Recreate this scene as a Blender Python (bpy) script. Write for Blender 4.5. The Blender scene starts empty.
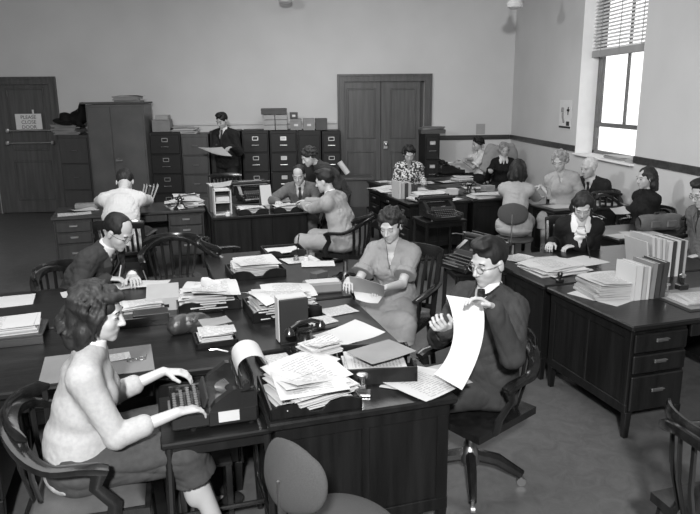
import bpy, bmesh, math, random
import numpy as np
from mathutils import Vector, Matrix
from math import sin, cos, pi, radians as R

random.seed(11); RNG = np.random.default_rng(5)
SC = bpy.context.scene; COL = SC.collection

# ------------------------------------------------------------------ camera
FPX = 663.0; PIT = R(13.6); YAW = R(-4.6); ROL = R(0.6); CAMZ = 2.0
FW = np.array([-sin(YAW)*cos(PIT), cos(YAW)*cos(PIT), -sin(PIT)])
_r0 = np.array([cos(YAW), sin(YAW), 0.0]); _u0 = np.cross(_r0, FW)
RT = cos(ROL)*_r0 - sin(ROL)*_u0
UP = np.cross(RT, FW)
CPOS = np.array([0.0, 0.0, CAMZ])
def ray(u, v): return FW + RT*(u-350)/FPX - UP*(v-257)/FPX
def at(u, v, z):                       # where the sight line meets the level z
    d = ray(u, v); s = (z-CAMZ)/d[2]; p = CPOS+d*s; return Vector((p[0], p[1], z))
def atY(u, v, Y):
    d = ray(u, v); p = CPOS+d*Y/d[1]; return Vector((p[0], Y, p[2]))
def atX(u, v, X):
    d = ray(u, v); p = CPOS+d*X/d[0]; return Vector((X, p[1], p[2]))
cam = bpy.data.cameras.new('camera'); cam_o = bpy.data.objects.new('camera', cam); COL.objects.link(cam_o)
cam.sensor_fit = 'HORIZONTAL'; cam.sensor_width = 36.0; cam.lens = 36.0*FPX/700.0
cam.clip_start = 0.05; cam.clip_end = 200
M = Matrix(((RT[0], UP[0], -FW[0], 0), (RT[1], UP[1], -FW[1], 0), (RT[2], UP[2], -FW[2], CAMZ), (0, 0, 0, 1)))
cam_o.matrix_world = M
SC.camera = cam_o

PHI = R(12.4)                          # the desks stand a little askew in the room
def UW(u, w, z=0.0):
    return Vector((u*cos(PHI)-w*sin(PHI), u*sin(PHI)+w*cos(PHI), z))
def toUW(p):
    return (p[0]*cos(PHI)+p[1]*sin(PHI), -p[0]*sin(PHI)+p[1]*cos(PHI))

# ------------------------------------------------------------------ materials
def newmat(name):
    m = bpy.data.materials.new(name); m.use_nodes = True
    nt = m.node_tree; b = nt.nodes['Principled BSDF']
    return m, nt, b
def g3(v): return (v, v, v, 1)
def mat(name, v, rough=0.6, metal=0.0, var=0.12, scale=8.0, bump=0.0, bscale=60.0, coat=0.0, stretch=None, spec=0.5):
    m, nt, b = newmat(name)
    N = nt.nodes; L = nt.links
    b.inputs['Roughness'].default_value = rough; b.inputs['Metallic'].default_value = metal
    b.inputs['Coat Weight'].default_value = coat; b.inputs['Coat Roughness'].default_value = 0.15
    b.inputs['Specular IOR Level'].default_value = spec
    tc = N.new('ShaderNodeTexCoord'); mp = N.new('ShaderNodeMapping')
    L.new(tc.outputs['Object'], mp.inputs['Vector'])
    if stretch: mp.inputs['Scale'].default_value = stretch
    nz = N.new('ShaderNodeTexNoise'); nz.inputs['Scale'].default_value = scale; nz.inputs['Detail'].default_value = 5
    L.new(mp.outputs['Vector'], nz.inputs['Vector'])
    cr = N.new('ShaderNodeMapRange'); cr.inputs['From Min'].default_value = 0.3; cr.inputs['From Max'].default_value = 0.7
    cr.inputs['To Min'].default_value = v*(1-var); cr.inputs['To Max'].default_value = v*(1+var)
    L.new(nz.outputs['Fac'], cr.inputs['Value']); L.new(cr.outputs['Result'], b.inputs['Base Color'])
    if bump > 0:
        n2 = N.new('ShaderNodeTexNoise'); n2.inputs['Scale'].default_value = bscale; n2.inputs['Detail'].default_value = 3
        L.new(mp.outputs['Vector'], n2.inputs['Vector'])
        bp = N.new('ShaderNodeBump'); bp.inputs['Strength'].default_value = bump; bp.inputs['Distance'].default_value = 0.01
        L.new(n2.outputs['Fac'], bp.inputs['Height']); L.new(bp.outputs['Normal'], b.inputs['Normal'])
    return m
def wood(name, v, rough=0.28, axis=0, var=0.45, coat=0.3):
    st = [14, 14, 14]; st[axis] = 1.0
    m = mat(name, v, rough, var=var, scale=1.6, bump=0.08, bscale=5, coat=coat, stretch=tuple(st), spec=.3)
    return m
def print_mat(name, v, ink, margin=0.0):   # paper with typed lines
    m, nt, b = newmat(name); N = nt.nodes; L = nt.links
    b.inputs['Roughness'].default_value = 0.75
    tc = N.new('ShaderNodeTexCoord'); sp = N.new('ShaderNodeSeparateXYZ'); L.new(tc.outputs['Object'], sp.inputs[0])
    def math_(op, a, bb=None):
        n = N.new('ShaderNodeMath'); n.operation = op
        for i, q in enumerate((a, bb)):
            if q is None: continue
            if isinstance(q, (int, float)): n.inputs[i].default_value = q
            else: L.new(q, n.inputs[i])
        return n.outputs[0]
    fr = math_('FRACT', math_('MULTIPLY', sp.outputs['Y'], 62.0))
    row = math_('LESS_THAN', fr, 0.5)
    nz = N.new('ShaderNodeTexNoise'); nz.inputs['Scale'].default_value = 1.0; nz.inputs['Detail'].default_value = 2
    mp = N.new('ShaderNodeMapping'); mp.inputs['Scale'].default_value = (70, 62, 20)
    L.new(tc.outputs['Object'], mp.inputs['Vector']); L.new(mp.outputs['Vector'], nz.inputs['Vector'])
    wd = math_('GREATER_THAN', nz.outputs['Fac'], 0.44)
    inx = math_('LESS_THAN', math_('ABSOLUTE', sp.outputs['X']), 0.085)
    iny = math_('LESS_THAN', math_('ABSOLUTE', sp.outputs['Y']), 0.115)
    k = math_('MULTIPLY', math_('MULTIPLY', row, wd), math_('MULTIPLY', inx, iny))
    mx = N.new('ShaderNodeMix'); mx.data_type = 'RGBA'; L.new(k, mx.inputs['Factor'])
    mx.inputs['A'].default_value = g3(v); mx.inputs['B'].default_value = g3(ink)
    L.new(mx.outputs['Result'], b.inputs['Base Color'])
    return m
def floral_mat(name, lo, hi, scale):
    m, nt, b = newmat(name); N = nt.nodes; L = nt.links
    b.inputs['Roughness'].default_value = 0.7
    tc = N.new('ShaderNodeTexCoord'); vo = N.new('ShaderNodeTexVoronoi'); vo.inputs['Scale'].default_value = scale
    nz = N.new('ShaderNodeTexNoise'); nz.inputs['Scale'].default_value = scale*0.8
    L.new(tc.outputs['Object'], vo.inputs['Vector']); L.new(tc.outputs['Object'], nz.inputs['Vector'])
    ad = N.new('ShaderNodeMath'); ad.operation = 'MULTIPLY'; L.new(vo.outputs['Distance'], ad.inputs[0]); L.new(nz.outputs['Fac'], ad.inputs[1])
    cr = N.new('ShaderNodeValToRGB'); cr.color_ramp.interpolation = 'CONSTANT'
    cr.color_ramp.elements[0].color = g3(hi); cr.color_ramp.elements[1].position = 0.23; cr.color_ramp.elements[1].color = g3(lo)
    L.new(ad.outputs[0], cr.inputs['Fac']); L.new(cr.outputs['Color'], b.inputs['Base Color'])
    return m

MT = {}
MT['wall'] = mat('wall_plaster', 0.52, 0.9, var=0.05, scale=1.2, bump=0.05, bscale=90)
MT['ceil'] = mat('ceiling_plaster', 0.6, 0.9, var=0.03)
MT['rail'] = wood('dark_rail_wood', 0.035, 0.4)
MT['door'] = wood('door_wood', 0.075, 0.38, axis=2, var=0.25)
MT['desk'] = wood('mahogany_top', 0.008, 0.3, axis=0, var=0.4, coat=.1)
MT['deskp'] = wood('mahogany_panel', 0.0065, 0.36, axis=2, var=0.5, coat=.1)
MT['lightdesk'] = wood('walnut_panel', 0.032, 0.35, axis=0, var=0.3)
MT['lightdeskp'] = wood('walnut_side', 0.03, 0.4, axis=2, var=0.3)
MT['chair'] = wood('chair_wood', 0.010, 0.22, axis=2, var=0.4, coat=0.4)
MT['cabinet'] = mat('dark_green_steel', 0.006, 0.5, var=0.1, spec=.3)
MT['cabmid'] = mat('oak_cabinet', 0.034, 0.45, var=0.2, stretch=(8, 8, 1), scale=2)
MT['wardrobe'] = mat('worn_steel_wardrobe', 0.075, 0.4, var=0.25, scale=2.5)
MT['metal'] = mat('nickel', 0.6, 0.3, 1.0)
MT['dullmetal'] = mat('dull_steel', 0.3, 0.45, 1.0)
MT['black'] = mat('black_enamel', 0.012, 0.25, coat=0.4)
MT['blackmatte'] = mat('black_rubber', 0.012, 0.6)
MT['key'] = mat('key_cap', 0.1, 0.3)
MT['paper'] = mat('white_paper', 0.44, 0.8, var=0.04, scale=4)
MT['paper2'] = mat('cream_paper', 0.42, 0.8, var=0.05, scale=4)
MT['print'] = print_mat('typed_paper', 0.43, 0.27)
MT['edges'] = mat('page_edges', 0.42, 0.85, var=0.3, scale=1.0, stretch=(1, 1, 400))
MT['manila'] = mat('manila_folder', 0.30, 0.7, var=0.08)
MT['greybook'] = mat('grey_cloth_cover', 0.16, 0.7, var=0.1, bump=0.1, bscale=300)
MT['darkbook'] = mat('dark_cloth_cover', 0.03, 0.6, var=0.1)
MT['poster'] = mat('poster_paper', 0.62, 0.7, var=0.05, scale=20)
MT['midcard'] = mat('grey_cardboard', 0.2, 0.8, var=0.08)
MT['lightcard'] = mat('light_cardboard', 0.30, 0.8, var=0.06)
MT['darkcard'] = mat('dark_cardboard', 0.06, 0.7, var=0.1)
MT['blotter'] = mat('grey_blotting_paper', 0.14, 0.85, var=0.15, scale=3)
MT['leather'] = mat('black_leather', 0.03, 0.35, var=0.2, bump=0.2, bscale=120)
MT['midleather'] = mat('grey_leather', 0.09, 0.4, var=0.2, bump=0.2, bscale=120)
MT['upholstery'] = mat('grey_upholstery', 0.045, 0.9, var=0.12, scale=200, bump=0.3, bscale=500)
MT['cushion'] = mat('velvet_cushion', 0.05, 0.9, var=0.3, scale=9, bump=0.2, bscale=200)
MT['white'] = mat('white_enamel', 0.5, 0.4)
MT['blind'] = mat('blind_slat_paint', 0.6, 0.5)
MT['frame'] = mat('window_frame_paint', 0.12, 0.5)
MT['reveal'] = mat('white_reveal_paint', 0.7, 0.8, var=0.03)
MT['ink'] = mat('black_ink', 0.02, 0.6)
MT['skin'] = mat('skin', 0.36, 0.5, var=0.05, scale=10)
MT['lip'] = mat('lipstick', 0.11, 0.4)
MT['liptone'] = mat('natural_lip', 0.26, 0.5)
MT['hairdark'] = mat('dark_hair', 0.014, 0.58, var=0.5, scale=30, bump=0.7, bscale=60, stretch=(1, 1, .35), spec=.3)
MT['hairblack'] = mat('black_hair', 0.008, 0.58, var=0.4, scale=30, bump=0.3, bscale=70, stretch=(1, 1, .35), spec=.3)
MT['hairbrown'] = mat('brown_hair', 0.017, 0.58, var=0.6, scale=26, bump=0.5, bscale=55, stretch=(1, 1, .35), spec=.3)
MT['hairfair'] = mat('fair_hair', 0.22, 0.58, var=0.4, scale=30, bump=0.7, bscale=60, spec=.3)
MT['hairwhite'] = mat('white_hair', 0.45, 0.58, var=0.2, scale=30, bump=0.5, bscale=60, spec=.3)
MT['suitdark'] = mat('dark_wool', 0.014, 0.85, var=0.2, scale=20, bump=0.2, bscale=300, spec=.2)
MT['suitmid'] = mat('charcoal_wool', 0.031, 0.85, var=0.2, scale=15, bump=0.25, bscale=250, spec=.2)
MT['suitgrey'] = mat('grey_wool', 0.10, 0.85, var=0.15, scale=20, bump=0.2, bscale=300, spec=.2)
MT['suitlight'] = mat('light_grey_wool', 0.25, 0.85, var=0.05, scale=20, bump=0.2, bscale=300, spec=.2)
MT['black_dress'] = mat('black_crepe', 0.007, 0.8, var=0.2, spec=.2)
MT['sweater'] = mat('cream_knit', 0.33, 0.9, var=0.08, scale=60, bump=0.25, bscale=350, spec=.2)
MT['skirt'] = mat('grey_wool_skirt', 0.045, 0.9, var=0.15, scale=40, bump=0.2, bscale=300, spec=.2)
MT['whitecloth'] = mat('white_cotton', 0.55, 0.8, var=0.03)
MT['greydress'] = mat('grey_crepe', 0.29, 0.85, var=0.04, scale=60, spec=.2)
MT['paledress'] = mat('pale_crepe', 0.20, 0.85, var=0.04, scale=60, spec=.2)
MT['floral'] = floral_mat('floral_print', 0.03, 0.55, 34)
MT['stocking'] = mat('stocking', 0.45, 0.5, var=0.05)
MT['shirtwhite'] = mat('white_shirt_cloth', 0.43, 0.85, var=0.04)
MT['tie'] = mat('dark_silk_tie', 0.02, 0.5, var=0.6, scale=60)
MT['shoe'] = mat('black_shoe_leather', 0.015, 0.3)
MT['floor'] = None

# ------------------------------------------------------------------ mesh builder
def _rotz(a):
    return Matrix.Rotation(a, 3, 'Z')
class MB:
    def __init__(s): s.v = []; s.f = []
    def add(s, vs, fs):
        o = len(s.v); s.v += [tuple(v) for v in vs]; s.f += [tuple(o+i for i in f) for f in fs]; return s
    def box(s, cx, cy, cz, sx, sy, sz, b=0.0, rot=None, taper=1.0):
        hx, hy, hz = sx/2, sy/2, sz/2; vs = []; fs = []
        if b <= 0:
            for X in (-1, 1):
                for Y in (-1, 1):
                    for Z in (-1, 1):
                        t = taper if Z < 0 else 1
                        vs.append(Vector((X*hx*t, Y*hy*t, Z*hz)))
            fs = [(0, 1, 3, 2), (4, 6, 7, 5), (0, 4, 5, 1), (2, 3, 7, 6), (0, 2, 6, 4), (1, 5, 7, 3)]
        else:
            b = min(b, hx*.95, hy*.95, hz*.95); idx = {}
            for X in (-1, 1):
                for Y in (-1, 1):
                    for Z in (-1, 1):
                        t = taper if Z < 0 else 1
                        for k in range(3):
                            d = [hx-b, hy-b, hz-b]; d[k] = (hx, hy, hz)[k]
                            idx[(X, Y, Z, k)] = len(vs); vs.append(Vector((X*d[0]*t, Y*d[1]*t, Z*d[2])))
            for k in range(3):
                for S in (-1, 1):
                    a1, a2 = [q for q in range(3) if q != k]; loop = []
                    for p, q in ((-1, -1), (1, -1), (1, 1), (-1, 1)):
                        c = [0, 0, 0]; c[k] = S; c[a1] = p; c[a2] = q; loop.append(idx[(c[0], c[1], c[2], k)])
                    if (S > 0) != (k != 1): loop.reverse()
                    fs.append(tuple(loop))
            for k in range(3):
                a1, a2 = [q for q in range(3) if q != k]
                for p in (-1, 1):
                    for q in (-1, 1):
                        lo = [0, 0, 0]; lo[a1] = p; lo[a2] = q; hi = lo[:]; lo[k] = -1; hi[k] = 1
                        fs.append((idx[(*lo, a1)], idx[(*hi, a1)], idx[(*hi, a2)], idx[(*lo, a2)]))
            for X in (-1, 1):
                for Y in (-1, 1):
                    for Z in (-1, 1): fs.append(tuple(idx[(X, Y, Z, k)] for k in range(3)))
        if rot is not None: vs = [rot @ v for v in vs]
        return s.add([v+Vector((cx, cy, cz)) for v in vs], fs)
    def tube(s, path, r, n=8, flat=None, up=None, cap=True):
        # flat=(a,b): half sizes of a rounded-rectangle-like section, 'up' keeps its b axis near that direction
        P = [Vector(p) for p in path]; m = len(P); rs = r if isinstance(r, (list, tuple)) else [r]*m
        vs = []; fs = []; prev = None
        for i in range(m):
            t = (P[min(i+1, m-1)]-P[max(i-1, 0)]).normalized()
            if up is not None: a = Vector(up)
            elif prev is None: a = Vector((0, 0, 1)) if abs(t.z) < .9 else Vector((1, 0, 0))
            else: a = prev
            a = (a - t*a.dot(t));
            if a.length < 1e-5: a = Vector((1, 0, 0)) - t*t.x
            a.normalize(); prev = a; bb = t.cross(a)
            for k in range(n):
                th = 2*pi*(k+.5)/n; cx, cy = cos(th), sin(th)
                if flat:
                    e = .55; q = (abs(cx)**(1/e*0+4)+abs(cy)**4)**(-.25)
                    vs.append(P[i]+a*(cx*q*flat[1]*rs[i])+bb*(cy*q*flat[0]*rs[i]))
                else: vs.append(P[i]+(a*cx+bb*cy)*rs[i])
        for i in range(m-1):
            for k in range(n):
                k2 = (k+1) % n; fs.append((i*n+k, i*n+k2, (i+1)*n+k2, (i+1)*n+k))
        if cap: fs.append(tuple(range(n-1, -1, -1))); fs.append(tuple((m-1)*n+k for k in range(n)))
        return s.add(vs, fs)
    def lathe(s, prof, n=16, c=(0, 0, 0), rot=None):
        vs = []; fs = []; m = len(prof)
        for (r, z) in prof:
            for k in range(n):
                v = Vector((max(r, 1e-4)*cos(2*pi*k/n), max(r, 1e-4)*sin(2*pi*k/n), z))
                vs.append(v)
        for i in range(m-1):
            for k in range(n):
                k2 = (k+1) % n; fs.append((i*n+k, i*n+k2, (i+1)*n+k2, (i+1)*n+k))
        fs.append(tuple(range(n-1, -1, -1))); fs.append(tuple((m-1)*n+k for k in range(n)))
        if rot is not None: vs = [rot @ v for v in vs]
        return s.add([v+Vector(c) for v in vs], fs)
    def prism(s, poly, fn, t0, t1):       # poly of (a,b); fn(a,b,t) -> point
        n = len(poly); vs = [fn(a, b, t0) for a, b in poly]+[fn(a, b, t1) for a, b in poly]
        fs = [tuple(range(n-1, -1, -1)), tuple(range(n, 2*n))]
        for k in range(n): fs.append((k, (k+1) % n, n+(k+1) % n, n+k))
        return s.add(vs, fs)
    def grid(s, fn, nu, nv, thick):       # fn(a,b) a,b in 0..1 -> point ; closed thin slab
        top = [Vector(fn(i/nu, j/nv)) for i in range(nu+1) for j in range(nv+1)]
        nn = len(top); vs = top+[p-Vector((0, 0, thick)) for p in top]; fs = []
        q = lambda i, j: i*(nv+1)+j
        for i in range(nu):
            for j in range(nv):
                a = (q(i, j), q(i+1, j), q(i+1, j+1), q(i, j+1)); fs.append(a); fs.append(tuple(nn+k for k in reversed(a)))
        rim = [q(i, 0) for i in range(nu+1)]+[q(nu, j) for j in range(1, nv+1)]+[q(i, nv) for i in range(nu-1, -1, -1)]+[q(0, j) for j in range(nv-1, 0, -1)]
        for a, b in zip(rim, rim[1:]+rim[:1]): fs.append((a, nn+a, nn+b, b))
        return s.add(vs, fs)
    def build(s, name, m, parent=None, ang=35, loc=None):
        me = bpy.data.meshes.new(name); me.from_pydata(s.v, [], s.f)
        bm = bmesh.new(); bm.from_mesh(me); bmesh.ops.recalc_face_normals(bm, faces=bm.faces); bm.to_mesh(me); bm.free()
        me.polygons.foreach_set('use_smooth', [True]*len(me.polygons))
        try: me.set_sharp_from_angle(angle=R(ang))
        except Exception: pass
        me.materials.append(MT[m] if isinstance(m, str) else m)
        o = bpy.data.objects.new(name, me); COL.objects.link(o)
        if parent is not None: o.parent = parent
        if loc is not None: o.location = loc
        return o
def tag(o, label=None, cat=None, group=None, kind=None):
    if label: o['label'] = label
    if cat: o['category'] = cat
    if group: o['group'] = group
    if kind: o['kind'] = kind
    return o
def thing(name, label, cat, loc=(0, 0, 0), rz=0.0, group=None):
    o = bpy.data.objects.new(name, None); COL.objects.link(o); o.empty_display_size = .05
    o.location = loc; o.rotation_euler = (0, 0, rz)
    return tag(o, label, cat, group)
_children = {}
def copy_thing(root, loc, rz, label, group=None):
    def rec(o, parent):
        c = o.copy(); COL.objects.link(c)
        if parent is not None: c.parent = parent
        for ch in [q for q in ALLKIDS(o)]: rec(ch, c)
        return c
    r = rec(root, None); r.location = loc; r.rotation_euler = (0, 0, rz); r['label'] = label
    if group: r['group'] = group
    return r
def ALLKIDS(o): return list(o.children)
# ------------------------------------------------------------------ smooth organic surfaces (signed distance -> surface nets)
class Body:
    def __init__(s, h): s.h = h; s.p = []
    def cone(s, a, b, ra, rb, k=.02): s.p.append(('c', np.array(a, float), np.array(b, float), ra, rb, k)); return s
    def ec(s, a, b, S, sa, na, sb, nb, k=.03, cap=1.0, sub=False):
        s.p.append(('x' if sub else 'e', np.array(a, float), np.array(b, float), np.array(S, float), sa, na, sb, nb, k, cap)); return s
    def ell(s, c, r, ax, k=.015): s.p.append(('l', np.array(c, float), np.array(r, float), np.array(ax, float), k)); return s
    def sub(s, c, r, ax, k=.01): s.p.append(('s', np.array(c, float), np.array(r, float), np.array(ax, float), k)); return s
    def wedge(s, c, ax, slope, depth): s.p.append(('w', np.array(c, float), np.array(ax, float), slope, depth)); return s
    def cut(s, c, n): s.p.append(('h', np.array(c, float), np.array(n, float))); return s
    def mesh(s, noise=0.0, nsc=1.0, seed=0, ridge=False):
        h = s.h; lo = np.full(3, 1e9); hi = -lo; bb = []
        for q in s.p:
            if q[0] == 'c': r = max(q[3], q[4]); a = np.minimum(q[1], q[2])-r; b = np.maximum(q[1], q[2])+r; k = q[5]
            elif q[0] in 'ex': r = max(q[4:8]); a = np.minimum(q[1], q[2])-r; b = np.maximum(q[1], q[2])+r; k = q[8]
            elif q[0] in 'ls': e = (np.abs(q[3])*q[2][:, None]).sum(0); a = q[1]-e; b = q[1]+e; k = q[4]
            else: bb.append(None); continue
            mg = k+3*h+noise; bb.append((a-mg, b+mg))
            if q[0] in 'cel': lo = np.minimum(lo, a); hi = np.maximum(hi, b)
        lo -= 4*h+noise; hi += 4*h+noise; n = np.ceil((hi-lo)/h).astype(int)+1
        F = np.full(n, .2, np.float32)
        ax = [(lo[i]+h*np.arange(n[i])).astype(np.float32) for i in range(3)]
        for q, b in zip(s.p, bb):
            if b is None: i0 = np.zeros(3, int); i1 = n
            else:
                i0 = np.clip(np.floor((b[0]-lo)/h).astype(int), 0, n); i1 = np.clip(np.ceil((b[1]-lo)/h).astype(int)+1, 0, n)
            if (i1 <= i0).any(): continue
            sl = tuple(slice(i0[i], i1[i]) for i in range(3))
            X = ax[0][sl[0]][:, None, None]; Y = ax[1][sl[1]][None, :, None]; Z = ax[2][sl[2]][None, None, :]
            G = F[sl]
            dt = lambda v, c: ((X-c[0])*v[0]+(Y-c[1])*v[1]+(Z-c[2])*v[2]).astype(np.float32)
            if q[0] == 'c':
                ab = q[2]-q[1]; L2 = ab@ab+1e-9; t = np.clip(dt(ab, q[1])/L2, 0, 1)
                d = np.sqrt((X-q[1][0]-t*ab[0])**2+(Y-q[1][1]-t*ab[1])**2+(Z-q[1][2]-t*ab[2])**2)-(q[3]+(q[4]-q[3])*t)
                k = q[5]
            elif q[0] in 'ex':
                ab = q[2]-q[1]; L = np.sqrt(ab@ab)+1e-9; D = ab/L; S = q[3]-D*(q[3]@D); S = S/np.sqrt(S@S); Nn = np.cross(D, S)
                ta = dt(D, q[1]); t = np.clip(ta/L, 0, 1); over = ta-t*L
                rs = q[4]+(q[6]-q[4])*t; rn = q[5]+(q[7]-q[5])*t; mr = np.minimum(rs, rn)
                d = (np.sqrt((dt(S, q[1])/rs)**2+(dt(Nn, q[1])/rn)**2+(over/(mr*q[9]))**2)-1)*mr; k = q[8]
            elif q[0] in 'ls':
                a = q[3]; u = [dt(a[i], q[1])/q[2][i] for i in range(3)]
                k0 = np.sqrt(u[0]**2+u[1]**2+u[2]**2)
                k1 = np.sqrt((u[0]/q[2][0])**2+(u[1]/q[2][1])**2+(u[2]/q[2][2])**2)+1e-6
                d = k0*(k0-1)/k1; k = q[4]
            elif q[0] == 'w':
                a = q[2]; d = np.maximum(np.abs(dt(a[0], q[1]))-q[3]*np.maximum(dt(a[2], q[1]), -.5), -dt(a[1], q[1])+q[4])
                F[sl] = np.maximum(G, -d); continue
            else:
                F[sl] = np.maximum(G, dt(q[2], q[1])); continue
            if q[0] in 'sx':
                hh = np.maximum(k-np.abs(G+d), 0)/k; F[sl] = np.maximum(G, -d)+hh*hh*k*.25
            else:
                hh = np.maximum(k-np.abs(G-d), 0)/k; F[sl] = np.minimum(G, d)-hh*hh*k*.25
        if noise > 0:
            rg = np.random.default_rng(seed); X = ax[0][:, None, None]; Y = ax[1][None, :, None]; Z = ax[2][None, None, :]
            w = 0
            for i in range(6):
                v = rg.normal(size=3); v /= np.linalg.norm(v); fr = nsc*rg.uniform(35, 95)
                v2 = rg.normal(size=3)*nsc*14
                q_ = np.sin((X*v[0]+Y*v[1]+Z*v[2])*fr*(.55 if ridge else 1)+1.9*np.sin(X*v2[0]+Y*v2[1]+Z*v2[2]+i)+i).astype(np.float32); w = w+((1.1-1.8*np.sqrt(np.abs(q_)+.02))*np.clip(.5+np.sin(X*v2[1]*1.3+Y*v2[2]*1.3+Z*v2[0]*1.3+2*i), 0, 1) if ridge else q_)
            F += (noise*w/3.0).astype(np.float32)
        # surface nets
        I = F < 0
        c = I[:-1, :-1, :-1].astype(np.int8)
        for d in [(0, 0, 1), (0, 1, 0), (0, 1, 1), (1, 0, 0), (1, 0, 1), (1, 1, 0), (1, 1, 1)]:
            c = c+I[d[0]:n[0]-1+d[0], d[1]:n[1]-1+d[1], d[2]:n[2]-1+d[2]]
        act = (c > 0) & (c < 8); ii = np.argwhere(act)
        idx = np.full(act.shape, -1, np.int32); idx[act] = np.arange(len(ii))
        acc = np.zeros((len(ii), 3)); cnt = np.zeros(len(ii))
        cor = [(a, b, e) for a in (0, 1) for b in (0, 1) for e in (0, 1)]
        val = {d: F[ii[:, 0]+d[0], ii[:, 1]+d[1], ii[:, 2]+d[2]] for d in cor}
        for d in cor:
            for k in range(3):
                if d[k] == 0:
                    e = list(d); e[k] = 1; e = tuple(e); a = val[d]; b = val[e]; m = (a < 0) != (b < 0)
                    t = np.where(m, a/np.where(m, a-b, 1), 0); p = np.array(d, float)[None, :].repeat(len(ii), 0); p[:, k] += t
                    acc[m] += p[m]; cnt[m] += 1
        V = lo+h*(ii+acc/cnt[:, None])
        Q = []
        for k in range(3):
            o1, o2 = [(1, 2), (2, 0), (0, 1)][k]
            s0 = [slice(1, n[i]-1) for i in range(3)]; s1 = list(s0); s0[k] = slice(0, n[k]-1); s1[k] = slice(1, n[k])
            A = I[tuple(s0)]; B = I[tuple(s1)]; e = np.argwhere(A != B)
            if not len(e): continue
            fl = A[e[:, 0], e[:, 1], e[:, 2]]
            g = e.copy()
            for i in range(3):
                if i != k: g[:, i] += 1
            def cell(d1, d2):
                c_ = g.copy(); c_[:, o1] -= d1; c_[:, o2] -= d2; return idx[c_[:, 0], c_[:, 1], c_[:, 2]]
            q = np.stack([cell(1, 1), cell(0, 1), cell(0, 0), cell(1, 0)], 1)
            q[~fl] = q[~fl][:, ::-1]; Q.append(q)
        Q = np.concatenate(Q); Q = Q[(Q >= 0).all(1)]
        return V, Q
def put(V, Q, name, m, parent, origin):
    me = bpy.data.meshes.new(name); me.vertices.add(len(V)); me.vertices.foreach_set('co', (V-np.array(origin)).astype(np.float32).ravel())
    me.loops.add(len(Q)*4); me.loops.foreach_set('vertex_index', Q.astype(np.int32).ravel())
    me.polygons.add(len(Q)); me.polygons.foreach_set('loop_start', np.arange(0, len(Q)*4, 4, dtype=np.int32))
    me.update(calc_edges=True); me.polygons.foreach_set('use_smooth', np.ones(len(Q), bool)); me.validate()
    me.materials.append(MT[m]); o = bpy.data.objects.new(name, me); COL.objects.link(o)
    if parent is not None: o.parent = parent
    return o
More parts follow.
